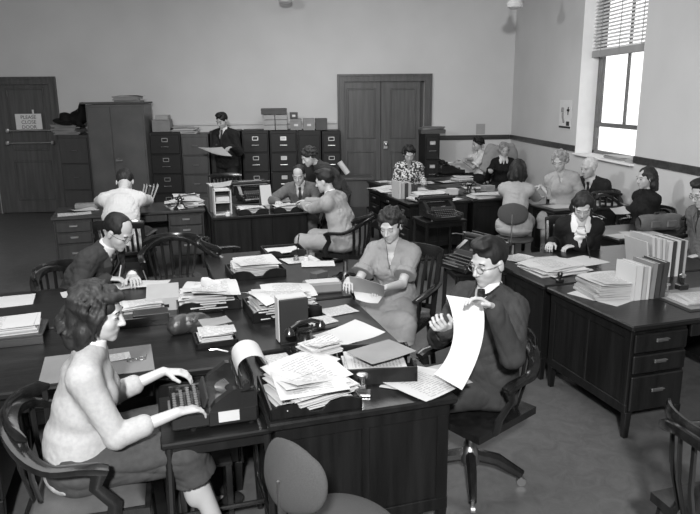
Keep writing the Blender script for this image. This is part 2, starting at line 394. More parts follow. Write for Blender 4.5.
# ------------------------------------------------------------------ people
Z3 = np.array([0, 0, 1.0])
def nrm(v): v = np.array(v, float); return v/(np.sqrt(v@v)+1e-12)
def rotv(v, ax, a):
    ax = nrm(ax); v = np.array(v, float); return v*cos(a)+np.cross(ax, v)*sin(a)+ax*(ax@v)*(1-cos(a))
def ik(S, T, a, b, pole):
    S = np.array(S, float); T = np.array(T, float); d = T-S; L = np.sqrt(d@d); L2 = min(L, (a+b)*.985); d = nrm(d); T = S+d*L2
    c = (a*a+L2*L2-b*b)/(2*a*L2); c = max(-1, min(1, c)); p = np.array(pole, float); p = nrm(p-d*(p@d))
    return S+d*a*c+p*a*math.sqrt(1-c*c), T
def person(name, label, head, yaw, lean=10, hpitch=15, hyaw=0, hroll=0, side=0, twist=0, stand=False, fem=False, s=1.0,
           seat=.46, hands=(None, None), hdir=(None, None), hpalm=(None, None), curl=(.5, .5), poles=(None, None), feet=(None, None), knees=(8, 8),
           top=('suitmid', 1.0, .02), vneck=None, shirt=False, tie=False, lapel=False, collar=None, bottom=('trousers', 'suitmid'),
           hair='man', hmat='hairdark', glasses=False, lips=None, vox=.0055, noise=.008, belly=0, hipback=0, parts=None, bust=1.0, loose=None, shin=.03):
    F = np.array([cos(R(yaw)), sin(R(yaw)), 0]); L = np.cross(Z3, F)
    def tilt(a, sd=0): return nrm(rotv(rotv(Z3, L, R(a)), F, -R(sd)))
    fs = .93 if fem else 1.0
    hz = (.94*fs*s) if stand else seat+.085
    P = np.array([0, 0, hz]); d1 = tilt(lean*.6, side*.6); d2 = tilt(lean*1.15, side)
    W = P+d1*.235*fs*s; N = W+d2*.265*fs*s
    nd = nrm(tilt(lean*.75+hpitch*.45, side)); Hc = N+nd*.15*(.96 if fem else 1)*s + F*.01
    hz_c = Hc[2]
    tgt = np.array(at(head[0], head[1], hz_c)) if len(head) == 2 else np.array([head[0], head[1], hz_c])
    off = np.array([tgt[0]-Hc[0], tgt[1]-Hc[1], 0])
    P, W, N, Hc = P+off, W+off, N+off, Hc+off
    SL = rotv(L, Z3, R(twist)); SL = nrm(SL-d2*(SL@d2)); CF = np.cross(SL, d2)     # chest frame
    HF = rotv(F, Z3, R(hyaw+twist*.5)); HL = np.cross(Z3, HF); HF2 = rotv(HF, HL, R(hpitch)); HU = np.cross(HF2, HL)
    if hroll: HL = rotv(HL, HF2, R(hroll)); HU = rotv(HU, HF2, R(hroll))
    HA = np.array([HL, HF2, HU]); hs = s*(.95 if fem else 1.0)
    hp = lambda x, y, z: Hc+(HL*x+HF2*y+HU*z)*hs
    sw = (.138 if fem else .160)*s
    SH = [N-d2*.062*s+SL*sw, N-d2*.062*s-SL*sw]
    HIP = [P+L*.088*s, P-L*.088*s]
    ua, fa = .285*fs*s, .255*fs*s
    EL, WR, HD = [], [], []
    for i, sg in enumerate((1, -1)):
        T = hands[i]
        if T is None: T = HIP[i]+F*.30*s+Z3*.11+L*sg*.02 if not stand else SH[i]-Z3*.55*s+F*.08
        if hdir[i] is not None: hd = nrm(hdir[i])
        else:
            q = np.array(T, float)-SH[i]; hd = nrm(nrm(np.array([q[0], q[1], q[2]*.25]))-SL*sg*.35)
        T = np.array(T, float); wt = T-hd*.085*s
        pole = poles[i] if poles[i] is not None else -Z3*1.0+SL*sg*.22-F*.45
        e, w = ik(SH[i], wt, ua, fa, pole); EL.append(e); WR.append(w); HD.append(hd)
    th, sk = .43*fs*s, .42*fs*s
    KN, AN = [], []
    for i, sg in enumerate((1, -1)):
        if stand:
            a = np.array(feet[i], float) if feet[i] is not None else np.array([HIP[i][0], HIP[i][1], .085])+L*sg*.02
            k, a = ik(HIP[i], a, th*1.0, sk*1.0, F)
        elif feet[i] is not None:
            k, a = ik(HIP[i], np.array(feet[i], float)+Z3*.085, th, sk, F*.6+Z3+L*sg*.2)
        else:
            dr = rotv(F, Z3, R(knees[i])*sg); k = HIP[i]+dr*th-Z3*.01; a = np.array([k[0], k[1], .085])+dr*shin
        KN.append(k); AN.append(a)
    Or = np.array([P[0], P[1], 0.0])
    root = thing(name, label, 'person', tuple(Or))
    # ---- body
    m = .86 if fem else 1.0
    B = Body(vox)
    B.ec(P-Z3*.01, P+d1*.10*s, L, .155*s, .108*s, .138*m*s, .10*s, .03)
    B.ec(P+d1*.08*s, W, L, .130*m*s, .098*s, .120*m*s, .090*m*s, .03)
    B.ec(W, N-d2*.10*s, SL, .120*m*s, .092*m*s, .138*m*s, .088*m*s, .03, .7)
    for sg in (1, -1): B.cone(N-d2*.012*s+SL*sg*.02, N-d2*.066*s+SL*sg*sw*.92, .046*m*s, .045*m*s, .03)
    B.cone(N-d2*.03*s, Hc-HU*.05*hs-HF2*.015, .050*m*s, .046*m*s, .03)
    for i, sg in enumerate((1, -1)):
        B.cone(SH[i], EL[i], .046*m*s, .036*m*s, .02); B.cone(EL[i], WR[i], .037*m*s, .0235*m*s, .012)
        B.cone(HIP[i], KN[i], .082*s*(.95 if fem else 1), .054*s, .04); B.cone(KN[i], AN[i], .052*s*(.93 if fem else 1), .034*s, .02)
        cm = KN[i]*.68+AN[i]*.32-F*.018; B.ell(cm, (.044*s, .044*s, .11*s), np.array([L, F, nrm(KN[i]-AN[i])]), .03)
        fd = rotv(F, Z3, R(knees[i] if not stand else 6)*sg); B.cone(AN[i]-Z3*.03, AN[i]+fd*.14*s-Z3*.055, .032*s, .024*s, .02)
        # hand
        hd = HD[i]; pn = nrm(hpalm[i]) if hpalm[i] is not None else -Z3
        pn = nrm(pn-hd*(pn@hd)); ts = np.cross(hd, pn)*(1 if i == 0 else -1)   # towards the thumb
        # left hand palm down: thumb points inwards
        inw = -SL*sg
        if hpalm[i] is None and ts@inw < 0: ts = -ts
        w = WR[i]; g = s*(.9 if fem else 1.0); cu = curl[i]
        B.ec(w+hd*.02*g, w+hd*.075*g, ts, .030*g, .014*g, .036*g, .013*g, .012)
        for j, (o_, ln, rr) in enumerate(((.029, .072, .0085), (.0095, .080, .009), (-.0105, .075, .0085), (-.029, .058, .0075))):
            r0 = w+hd*.085*g+ts*o_*g; a = 0.15+cu*.55; p0 = r0
            for q, fl in enumerate((.45, .32, .25)):
                fd_ = nrm(rotv(hd, np.cross(hd, pn), 0) * cos(a)+pn*sin(a)+ts*o_*2.2*(1 if q == 0 else .4))
                p1 = p0+fd_*ln*fl*g; B.cone(p0, p1, rr*g*(1-.1*q), rr*g*(.92-.1*q), .004); p0 = p1; a += cu*.95
        t0 = w+hd*.025*g+ts*.022*g; t1 = t0+nrm(hd*.7+ts*.75+pn*.35)*.042*g; t2 = t1+nrm(hd*.95+ts*.15+pn*(.3+cu*.4))*.034*g
        B.cone(t0, t1, .013*g, .0105*g, .008); B.cone(t1, t2, .010*g, .0085*g, .004)
    if fem and bust:
        for sg in (1, -1): B.ell(N-d2*.17*s+SL*.058*sg*s+CF*.085*m*s, (.052, .05, .052), np.array([SL, CF, d2]), .04)
    # head
    E = lambda x, y, z, a, b, c, k=.012: B.ell(hp(x, y, z), (a*hs, b*hs, c*hs), HA, k)
    E(0, -.014, .035, .075, .094, .082, .02); E(0, .022, -.025, .062, .066, .074, .02); E(0, .045, -.062, .045, .042, .042, .02)
    E(0, .07, -.092, .021, .018, .017, .015)
    for sg in (1, -1):
        E(.036*sg, .056, -.026, .022, .022, .024, .015)
        E(.075*sg, -.005, -.008, .008, .019, .031, .006)
        B.sub(hp(.031*sg, .098, .006), (.018*hs, .014*hs, .011*hs), HA, .012)
    B.cone(hp(-.034, .076, .026), hp(.034, .076, .026), .0115*hs, .0115*hs, .012)
    for sg in (1, -1): B.ell(hp(.031*sg, .074, .005), (.0135*hs, .0125*hs, .0115*hs), HA, .003)
    B.cone(hp(0, .084, .014), hp(0, .106, -.026), .0075*hs, .0105*hs, .008)
    for sg in (1, -1): E(.010*sg, .095, -.030, .0075, .009, .007, .005)
    E(0, .082, -.055, .021, .010, .006, .006); E(0, .079, -.066, .017, .010, .006, .006)
    V, Q = B.mesh(); put(V, Q, 'body', 'skin', root, Or)
    # ---- lashes, brows, lips
    def arc(pts, r, nm, mt_): mb = MB(); mb.tube([tuple(hp(*p)-Or) for p in pts], r, 6); mb.build(nm, mt_, root)
    for sg in (1, -1):
        if hpitch >= 14:
            arc([(sg*(.031+dx), .0855-abs(dx)*.35-.5*dx*dx*30, .0005+abs(dx)*.15) for dx in (-.014, -.008, 0, .008, .014)], .0018*hs, 'eyelashes', 'hairdark')
        else:
            arc([(sg*(.031+dx), .0862-abs(dx)*.35-.5*dx*dx*30, .009-abs(dx)*.3) for dx in (-.014, -.008, 0, .008, .014)], .0018*hs, 'eyelashes', 'hairdark')
            mb = MB(); mb.lathe([(.0, -.0057), (.0045, -.004), (.0062, 0), (.0045, .004), (0, .0057)], 10, tuple(hp(.031*sg, .0822, .004)-Or)); mb.build('iris', 'black', root)
        arc([(sg*(.030+dx), .0885-abs(dx-.0)*.45, .0275+.004*(1-(dx/.02)**2)) for dx in (-.018, -.008, 0.002, .012, .021)], (.0022 if fem else .0032)*hs, 'eyebrow', hmat if hmat not in ('hairfair',) else 'hairbrown')
    ml = lips or ('lip' if fem else 'liptone')
    mb = MB(); mb.tube([tuple(hp(x, .0885-abs(x)*.42, z)-Or) for x, z in ((-.021, -.0605), (-.012, -.058), (0, -.0585), (.012, -.058), (.021, -.0605))], [.0022*hs, .0042*hs, .0046*hs, .0042*hs, .0022*hs], 8)
    mb.tube([tuple(hp(x, .0865-abs(x)*.42, z)-Or) for x, z in ((-.018, -.0625), (-.009, -.066), (0, -.067), (.009, -.066), (.018, -.0625))], [.002*hs, .0045*hs, .005*hs, .0045*hs, .002*hs], 8)
    mb.build('lips', ml, root)
    # ---- hair
    h = Body(vox*.9); HE = lambda x, y, z, a, b, c, k=.012: h.ell(hp(x, y, z), (a*hs, b*hs, c*hs), HA, k)
    rg = np.random.default_rng(int(abs(head[0])*7)+3)
    nz = .0022; nsc = 2.0
    if hair in ('man', 'bald', 'white'):
        HE(0, -.020, .040, .0805, .098, .086 if hair == 'man' else .083)
        if hair == 'man':
            HE(.012, .045, .108, .045, .042, .022, .02); HE(-.02, .01, .112, .05, .06, .02, .02)
            h.sub(hp(0, .104, -.012), (.070*hs, .070*hs, .088*hs), HA, .010)
        else:
            h.sub(hp(0, .105, .0), (.078*hs, .072*hs, .13*hs), HA, .012)
            for sg in (1, -1): h.sub(hp(.035*sg, .065, .085), (.022*hs, .045*hs, .05*hs), HA, .01)
            if hair == 'bald': h.sub(hp(0, .068, .110), (.040*hs, .045*hs, .035*hs), HA, .010)
        h.sub(hp(0, -.03, -.105), (.12*hs, .12*hs, .07*hs), HA, .008)
        for sg in (1, -1): h.sub(hp(.085*sg, .0, -.012), (.018*hs, .022*hs, .032*hs), HA, .006)
    else:
        HE(0, -.022, .038, .083, .100, .088)
        if hair in ('long', 'bob', 'wave'):
            zl = {'long': -.13, 'bob': -.085, 'wave': -.125}[hair]
            for sg in (1, -1):
                h.cone(hp(.068*sg, -.025, .03), hp(.078*sg, -.028, zl*.6), .028*hs, .032*hs, .02); h.cone(hp(.078*sg, -.028, zl*.6), hp(.072*sg, -.035, zl), .032*hs, .022*hs, .02)
            h.cone(hp(0, -.075, .02), hp(0, -.088, zl*.8), .050*hs, .050*hs, .02); h.cone(hp(.04, -.075, 0), hp(.048, -.075, zl), .040*hs, .030*hs, .02); h.cone(hp(-.04, -.075, 0), hp(-.048, -.075, zl), .040*hs, .030*hs, .02)
        if hair == 'wave':
            n_ = 60
            for j in range(n_):
                th0 = R(62+(298-62)*j/(n_-1))+rg.normal()*.05; st = .0; pr = None
                ph = rg.uniform(0, .8)+j*.12; rad = .0
                for q in range(13):
                    t = q/12; el = R(72)-t*R(95)
                    rx = .085+.007*sin(8.5*t*1.3+ph)+(.012 if t > .6 else 0); 
                    if t < .55: zz = .040+.088*sin(el); rr_ = rx*cos(el)+.004
                    else: zz = .040+.088*sin(R(72)-.55*R(95))-(t-.55)*.33*(1+.06*sin(j*2.1)); rr_ = rx*cos(R(72)-.55*R(95))+.004+.016*sin((t-.55)*9+ph)+.008*(t-.55)/.45
                    a_ = th0+.10*sin(t*9+ph*1.3)
                    p = hp(-sin(a_)*rr_*.93, cos(a_)*rr_*1.12-.018, zz)
                    if pr is not None: h.cone(pr, p, .0098*hs, .0098*hs*(1 if q < 11 else .7), .004)
                    pr = p
            for (x, y, z) in ((.0, .068, .088), (-.035, .058, .086), (.036, .06, .085), (.0, .04, .108), (.05, .035, .085), (-.05, .035, .085)): HE(x, y, z, .030, .026, .020, .008)
        if hair in ('curly', 'updo'):
            for j in range(95):
                th_ = rg.uniform(0, 2*pi); el = rg.uniform(-.6, 1.25); 
                if cos(th_) > .35 and el < .55: continue
                p = (sin(th_)*cos(el)*.088, cos(th_)*cos(el)*.102-.02, .035+sin(el)*.090)
                a2 = th_+rg.uniform(.15, .4); p2 = (sin(a2)*cos(el)*.092, cos(a2)*cos(el)*.105-.02, .035+sin(el-.2)*.090)
                h.cone(hp(*p), hp(*p2), .0135*hs, .0145*hs, .010)
        if hair == 'updo': HE(0, .02, .125, .045, .04, .03, .01)
        fw_ = .064 if hair != 'bob' else .054
        h.sub(hp(0, .112, -.042), (fw_*hs, .098*hs, .112*hs), HA, .012)
        if hair == 'updo' or hair == 'curly':
            h.sub(hp(0, -.02, -.135), (.12*hs, .13*hs, .075*hs), HA, .008)
        nz = .0035; nsc = 1.6
    V, Q = h.mesh(nz, nsc, seed=int(head[0]) % 97); put(V, Q, 'hair', hmat, root, Or)
    # ---- top garment
    tm, slv, inf = top; v2 = vox*1.25
    if tm:
        G = Body(v2); i_ = inf; lo_ = loose if loose is not None else (.012 if fem else .022)
        low = P-d1*(.045 if bottom[0] != 'dress' else .0)
        if hipback == 0: G.ec(low, P+d1*.12*s, L, .158*s+i_+.012, .112*s+i_+.012, .135*m*s+i_+lo_, .10*s+i_+lo_, .03, .5)
        G.ec(P+d1*.08*s, W, L, .130*m*s+i_+lo_, .098*s+i_+belly+lo_, .118*m*s+i_+lo_, .090*m*s+i_+belly*.7+lo_*.8, .03)
        G.ec(W, N-d2*.10*s, SL, .118*m*s+i_+lo_*.8, .092*m*s+i_, .137*m*s+i_, .088*m*s+i_, .03, .7)
        for sg in (1, -1): G.cone(N-d2*.016*s+SL*sg*.025, N-d2*.060*s+SL*sg*sw*.93, .050*m*s+i_*.6, .047*m*s+i_*(1.0 if lapel else .8), .04)
        G.ec(N-d2*.03*s, N+d2*.022*s-CF*.010, SL, .075*m*s, .06*s, .058*m*s, .054*s, .02, .4)
        if fem and bust:
            for sg in (1, -1): G.ell(N-d2*.175*s+SL*.058*sg*s+CF*(.085*m*s+i_*.6), (.058, .055*bust, .056), np.array([SL, CF, d2]), .05)
        for i, sg in enumerate((1, -1)):
            full = slv; e = EL[i]; ss = SH[i]
            f1 = min(full/.5, 1.0); pe = ss+(e-ss)*f1
            G.cone(ss-d2*.012, pe, .046*m*s+i_*.8, (.047 if f1 < 1 else .037)*m*s+i_*.8, .035)
            if full <= .5: dd = nrm(e-ss); G.ec(pe-dd*.03, pe+dd*.004, SL, .058*m*s+i_, .058*m*s+i_, .064*m*s+i_, .064*m*s+i_, .01, .2); G.ec(pe+dd*.012, pe+dd*.10, SL, .09, .09, .09, .09, .003, .05, True)
            if full > .5: f2 = (full-.5)/.5; pw = e+(WR[i]+HD[i]*.0-e)*f2*.97; G.cone(e, pw, .038*m*s+i_*.75, (.027+.008*(1-f2))*s+i_*.6, .012)
        # cut sleeve ends square
        G.sub(N+nd*.04*s, (.047*s, .047*s, .05*s), np.array([SL, CF, nd]), .01)
        if vneck: G.wedge(N-d2*vneck[0], (SL, CF, d2), vneck[1], .01)
        V, Q = G.mesh(noise, 1.25, seed=int(abs(head[0])*3) % 89+1, ridge=True)
        nm = {'sweater': 'sweater', 'blouse': 'blouse'}.get(parts or '', None) or ('blouse' if fem and bottom[0] == 'skirt' else 'dress_top' if fem else ('jacket' if lapel else 'shirt'))
        put(V, Q, nm, tm, root, Or)
    if shirt:
        G = Body(v2); i_ = .011
        G.ec(W, N-d2*.10*s, SL, .105*m*s+i_, .092*m*s+i_, .125*m*s+i_, .088*m*s+i_, .03, .7)
        for sg in (1, -1): G.cone(N-d2*.012*s, N-d2*.04*s+SL*sg*sw*.5, .050*m*s, .046*m*s, .03)
        G.ec(N-d2*.03*s, N+nd*.045*s, SL, .066*m*s, .062*s, .060*m*s, .058*s, .02, .2)
        G.sub(N+nd*.075*s, (.050*s, .050*s, .05*s), np.array([SL, CF, nd]), .004)
        V, Q = G.mesh(); put(V, Q, 'shirt', 'whitecloth', root, Or)
        for i in (0, 1) if slv >= 1 else ():
            G = Body(vox); c0 = WR[i]+nrm(EL[i]-WR[i])*.03; G.cone(c0, WR[i]+nrm(EL[i]-WR[i])*.004, .031*s, .033*s, .001); V, Q = G.mesh(); put(V, Q, 'shirt_cuff', 'whitecloth', root, Or)
    fr = lambda x, y, z: tuple(N+SL*x+CF*y+d2*z-Or)
    if tie:
        mb = MB(); mb.tube([fr(0, .072*s, .012), fr(0, .082*s, -.02)], [.016, .013], 8, flat=(1.1, .8), up=tuple(CF))
        mb.tube([fr(0, .082*s, -.02), fr(0, .098*s, -.07), fr(0, .112*s, -.14), fr(0, .116*s+belly*.5, -.22)], [.010, .019, .025, .030], 8, flat=(1, .22), up=tuple(CF)); mb.build('necktie', 'tie', root)
    if lapel:
        for sg in (1, -1):
            mb = MB(); vt = vneck[0]; sl = vneck[1]; r_ = .092*m*s+inf
            pts = [fr(sg*.058, .012, .028), fr(sg*.068, .055*s, -.005), fr(sg*(sl*vt*.78+.014), r_*.92, -.055), fr(sg*(sl*vt*.42+.014), r_+.004, -.12), fr(sg*.008, r_+.010+belly, -vt-.01)]
            mb.tube(pts, [.55, .8, 1.15, 1.0, .35], 8, flat=(.027, .0055), up=tuple(nrm(CF*.9+SL*sg*.45))); mb.build('lapel', tm, root)
    if collar:
        for sg in (1, -1):
            mb = MB(); k_ = {'white': .9, 'small': .38, 'big': 1.05}[collar[0]]; r_ = .085*m*s+inf+.004
            mb.tube([fr(sg*.045, -.035, .045), fr(sg*.066*s, .02, .026), fr(sg*.052, r_*.82, -.015), fr(sg*(.03+.025*k_), r_*1.02, -.035-.03*k_)], [.6*k_, .8*k_, 1.1*k_, .5*k_], 8, flat=(.028, .006), up=tuple(nrm(CF*.8+SL*sg*.5+d2*.3))); mb.build('collar', collar[1], root)
    # ---- bottom garment
    if bottom[0] == 'trousers':
        G = Body(v2); i_ = .016
        G.ec(P-Z3*.02, P+d1*.09*s, L, .158*s+i_*.6, .112*s+i_*.6, .138*s+i_*.5, .10*s+i_*.5, .03, .8)
        for i in (0, 1):
            G.cone(HIP[i], KN[i], .086*s+i_*.6, .060*s+i_, .03); G.cone(KN[i], AN[i]+nrm(KN[i]-AN[i])*.01, .060*s+i_, .050*s+i_, .02)
            G.cut(np.array([0, 0, .055]), (0, 0, -1))
        V, Q = G.mesh(.007, .7, seed=4, ridge=True); put(V, Q, 'trousers', bottom[1], root, Or)
    else:
        G = Body(v2); i_ = .018; km = (KN[0]+KN[1])/2
        gapk = np.sqrt(((KN[0]-KN[1])**2).sum())/2
        if stand:
            G.ec(P+d1*.10, P-Z3*.05, L, .140*m*s+i_, .1*s+i_, .165*s+i_, .12*s+i_, .04); G.ec(P-Z3*.05, np.array([km[0], km[1], km[2]-.10]), L, .165*s+i_, .12*s+i_, .185*s, .14*s, .04, .3)
        else:
            hi_ = P+d1*(.06 if parts == 'sweater' else .13)
            G.ec(hi_, P, L, .130*m*s+.006, .10*s+.006, .158*s+.012, .113*s+.012, .03)
            for i in (0, 1):
                G.cone(HIP[i], KN[i], .086*s+.018, .060*s+.024, .05); sh = nrm(AN[i]-KN[i]); G.cone(KN[i], KN[i]+sh*.12, .060*s+.024, .060*s+.03, .03)
            G.ec(P-Z3*.0, km-Z3*.0, L, .12, .075, gapk+.02, .062*s, .05); sh = nrm((AN[0]+AN[1])/2-km); G.ec(km, km+sh*.12, L, gapk+.03, .066*s, gapk+.04, .075*s, .04)
            G.ec(km+sh*.125, km+sh*.36, L, gapk+.3, .16, gapk+.3, .16, .004, .02, True)
        V, Q = G.mesh(.010, .55, seed=9, ridge=True); put(V, Q, 'skirt', bottom[1], root, Or)
    for i, sg in enumerate((1, -1)):
        fd = rotv(F, Z3, R(knees[i] if not stand else 6)*sg); G = Body(.006 if vox > .005 else .005); sd = np.cross(Z3, fd); a = AN[i]
        base = np.array([a[0], a[1], 0.0])
        G.ec(base-fd*.045+Z3*.042, base+fd*.06+Z3*.04, sd, .034*s, .04*s, .04*s, .04*s, .02)
        G.ec(base+fd*.06+Z3*.036, base+fd*.155*s+Z3*.03, sd, .042*s, .034*s, .038*s, .024*s, .02)
        if not fem: G.cone(base+Z3*.045, base-fd*.01+Z3*.085, .040*s, .040*s, .02)
        else: G.sub(base+fd*.02+Z3*.095, (.03, .075, .035), np.array([sd, fd, Z3]), .01)
        G.cut(base+Z3*.004, (0, 0, -1)); V, Q = G.mesh(); put(V, Q, 'shoe', 'shoe', root, Or)
    if glasses:
        mb = MB()
        for sg in (1, -1):
            mb.tube([tuple(hp(.031*sg+.0205*cos(t), .099-.25*abs(.0205*cos(t)*sg if cos(t)*sg > 0 else 0), .003+.0175*sin(t))-Or) for t in [2*pi*q/14 for q in range(15)]], .0013, 6)
            mb.tube([tuple(hp(.052*sg, .094, .008)-Or), tuple(hp(.078*sg, .05, .006)-Or), tuple(hp(.082*sg, -.005, .004)-Or)], .0013, 6)
        mb.tube([tuple(hp(-.011, .100, .006)-Or), tuple(hp(0, .103, .010)-Or), tuple(hp(.011, .100, .006)-Or)], .0013, 6)
        mb.build('glasses', 'dullmetal' if glasses == 1 else 'black', root)
    return dict(root=root, P=P, N=N, Hc=Hc, WR=WR, HD=HD, KN=KN, AN=AN, F=F, L=L, hp=hp, SL=SL, CF=CF, d2=d2, EL=EL, SH=SH)
# ------------------------------------------------------------------ furniture
def desk(uc, wc, L, D, face, label, h=.72, light=False, group=None, ped=(1, 1), name='office_desk'):
    c = UW(uc, wc); t = thing(name, label, 'desk', (c.x, c.y, 0), PHI+R(face), group)
    mp = 'lightdeskp' if light else 'deskp'; mt_ = 'lightdesk' if light else 'desk'
    MB().box(0, 0, h-.0175, L, D, .035, .008).build('desktop', mt_, t)
    pw = .40; x0 = L/2-.03; y0 = D/2-.03
    apron = MB().box(0, y0-.012, h-.035-.26, L-.06-(2*pw if sum(ped) == 2 else pw), .02, .52, .003).build('modesty_panel', mp, t)
    for sg, on in ((-1, ped[0]), (1, ped[1])):
        xc = sg*(x0-pw/2)
        if on:
            z0, z1 = .16, h-.035
            b = MB(); b.box(xc, .008, (z0+z1)/2, pw, 2*y0-.02, z1-z0, .004)
            # stiles and rails on the outer end and back
            for yy in (-y0+.03, 0, y0-.03): b.box(sg*x0, yy, (z0+z1)/2, .016, .055 if yy else .035, z1-z0, .003)
            b.box(sg*x0, 0, z0+.03, .018, 2*y0, .06, .003); b.box(sg*x0, 0, z1-.03, .018, 2*y0, .06, .003)
            b.build('pedestal', mp, t)
            zs = [(.17, .40), (.405, .53), (.535, .66)]
            for (a, c_) in zs:
                d = MB().box(xc, -y0+.0, (a+c_)/2, pw-.03, .022, c_-a-.012, .006).build('drawer', mp, t)
                MB().box(xc, -y0-.014, (a+c_)/2+.012, .085, .012, .022, .004).box(xc, -y0-.02, (a+c_)/2+.018, .09, .014, .006, .002).build('drawer_pull', 'dullmetal', d)
        else: MB().box(sg*(x0-.012), 0, h-.035-.07, .024, 2*y0, .14, .003).build('side_rail', mp, t)
        xs = (xc-pw/2+.03, sg*(x0-.02)) if on else (sg*(x0-.02),)
        xs = (sg*(x0-.022), sg*(x0-pw+.022)) if on else (sg*(x0-.022),)
        zt = .17 if on else h-.035
        for x in xs:
            for y in (-y0+.02, y0-.02): MB().box(x, y, zt/2, .046, .046, zt, .004, taper=.72).build('leg', mp, t)
    if sum(ped): 
        cx = 0 if sum(ped) == 2 else (-pw/2 if ped[1] else pw/2); w_ = L-.06-(2*pw if sum(ped) == 2 else pw)-.02
        d = MB().box(cx, -y0+.005, h-.035-.045, w_, .022, .08, .004).build('drawer', mp, t)
        MB().box(cx, -y0-.014, h-.08, .085, .012, .022, .004).build('drawer_pull', 'dullmetal', d)
    return t

def chair_legs(t, swivel):
    if swivel:
        MB().tube([(0, 0, .40), (0, 0, .13)], [.022, .03], 12).lathe([(.05, .13), (.055, .16), (.03, .22), (.02, .23)], 14).build('swivel_column', 'dullmetal', t)
        for k in range(4):
            a = pi/4+k*pi/2; dx, dy = cos(a), sin(a)
            l = MB().tube([(dx*.02, dy*.02, .17), (dx*.14, dy*.14, .145), (dx*.27, dy*.27, .065)], [1, .95, .7], 8, flat=(.026, .034), up=(0, 0, 1)).build('leg', 'chair', t)
            MB().tube([(dx*.27-dy*.01, dy*.27+dx*.01, .024), (dx*.27+dy*.01, dy*.27-dx*.01, .024)], .024, 12).tube([(dx*.27, dy*.27, .03), (dx*.265, dy*.265, .07)], .01, 6).build('caster', 'dullmetal', l)
    else:
        for sx in (-1, 1):
            MB().tube([(sx*.20, .19, .42), (sx*.225, .215, .0)], [1, .72], 8, flat=(.024, .024), up=(0, 1, 0)).build('leg', 'chair', t)
            MB().tube([(sx*.19, -.19, .42), (sx*.215, -.25, .0)], [1, .72], 8, flat=(.024, .024), up=(0, 1, 0)).build('leg', 'chair', t)
            MB().tube([(sx*.213, .20, .16), (sx*.205, -.22, .16)], .012, 8).build('stretcher', 'chair', t)
        MB().tube([(-.20, .0, .165), (.20, .0, .165)], .012, 8).build('stretcher', 'chair', t)
def seat_part(t, z=.45):
    MB().grid(lambda a, b: ((a-.5)*.50*(1-.10*(1-b)), (b-.5)*.47, z-.018*(1-(2*a-1)**2)*(1-(2*b-1)**4)+.006*math.exp(-((a-.5)/.1)**2)*(b > .6)), 14, 12, .038).build('seat', 'chair', t, 50)
def bow_chair(label, loc, rz, swivel=False, group=None, cushion=None, hi=.80, name='wooden_armchair'):
    # round-backed office armchair: one bent rail runs from arm to arm; faces +y
    t = thing(name, label, 'chair', (loc[0], loc[1], 0), rz, group); seat_part(t)
    arm = []
    for k in range(25):
        a = -pi*.5+ (k/24)*pi    # -90..90 across the back
        x = .285*sin(a); y = -.06-.215*cos(a)
        z = hi-(hi-.675)*(abs(sin(a))**2.2); arm.append((x, y, z))
    fr = [(-.285, .10, .655), (-.288, .06, .668), (-.286, .0, .674)]
    path = fr+arm+[(-p[0], p[1], p[2]) for p in reversed(fr)]
    rr = [.9, 1.05, .95]+[.95+.45*cos(-pi/2+pi*k/24)**2 for k in range(25)]+[.95, 1.05, .9]
    MB().tube(path, rr, 10, flat=(.027, .018), up=(0, 0, 1)).build('arm_rail', 'chair', t, 50)
    # crest: raised back board
    cr = [(.275*sin(a), -.07-.215*cos(a), hi+.018-.03*abs(sin(a))**3) for a in [R(-62+124*k/12) for k in range(13)]]
    MB().tube(cr, [.35]+[1]*11+[.35], 8, flat=(.012, .030), up=(0, 0, 1)).build('crest_rail', 'chair', t, 50)
    for k in range(7):
        a = R(-54+18*k); x, y = .265*sin(a), -.065-.205*cos(a)
        MB().tube([(x*.74, y*.80-.012, .44), (x*.9, y*.95-.005, .60), (x, y, hi-.012)], [.9, 1.0, .9], 6, flat=(.015, .007), up=(sin(a), -cos(a), 0)).build('back_slat', 'chair', t)
    for sx in (-1, 1):
        MB().tube([(sx*.235, .10, .42), (sx*.262, .11, .50), (sx*.285, .05, .59), (sx*.286, .075, .665)], [1.05, .9, .8, 1.1], 8, flat=(.03, .014), up=(1, 0, 0)).build('arm_post', 'chair', t)
    chair_legs(t, swivel)
    if cushion:
        MB().grid(lambda a, b: ((a-.5)*.45, (b-.5)*.43, .452+.062*(max(0, (1-(2*a-1)**4)*(1-(2*b-1)**4)))**.5+.004*sin(a*9)*sin(b*8)), 16, 16, .004+.0).build('seat_cushion', cushion, t, 80)
    return t
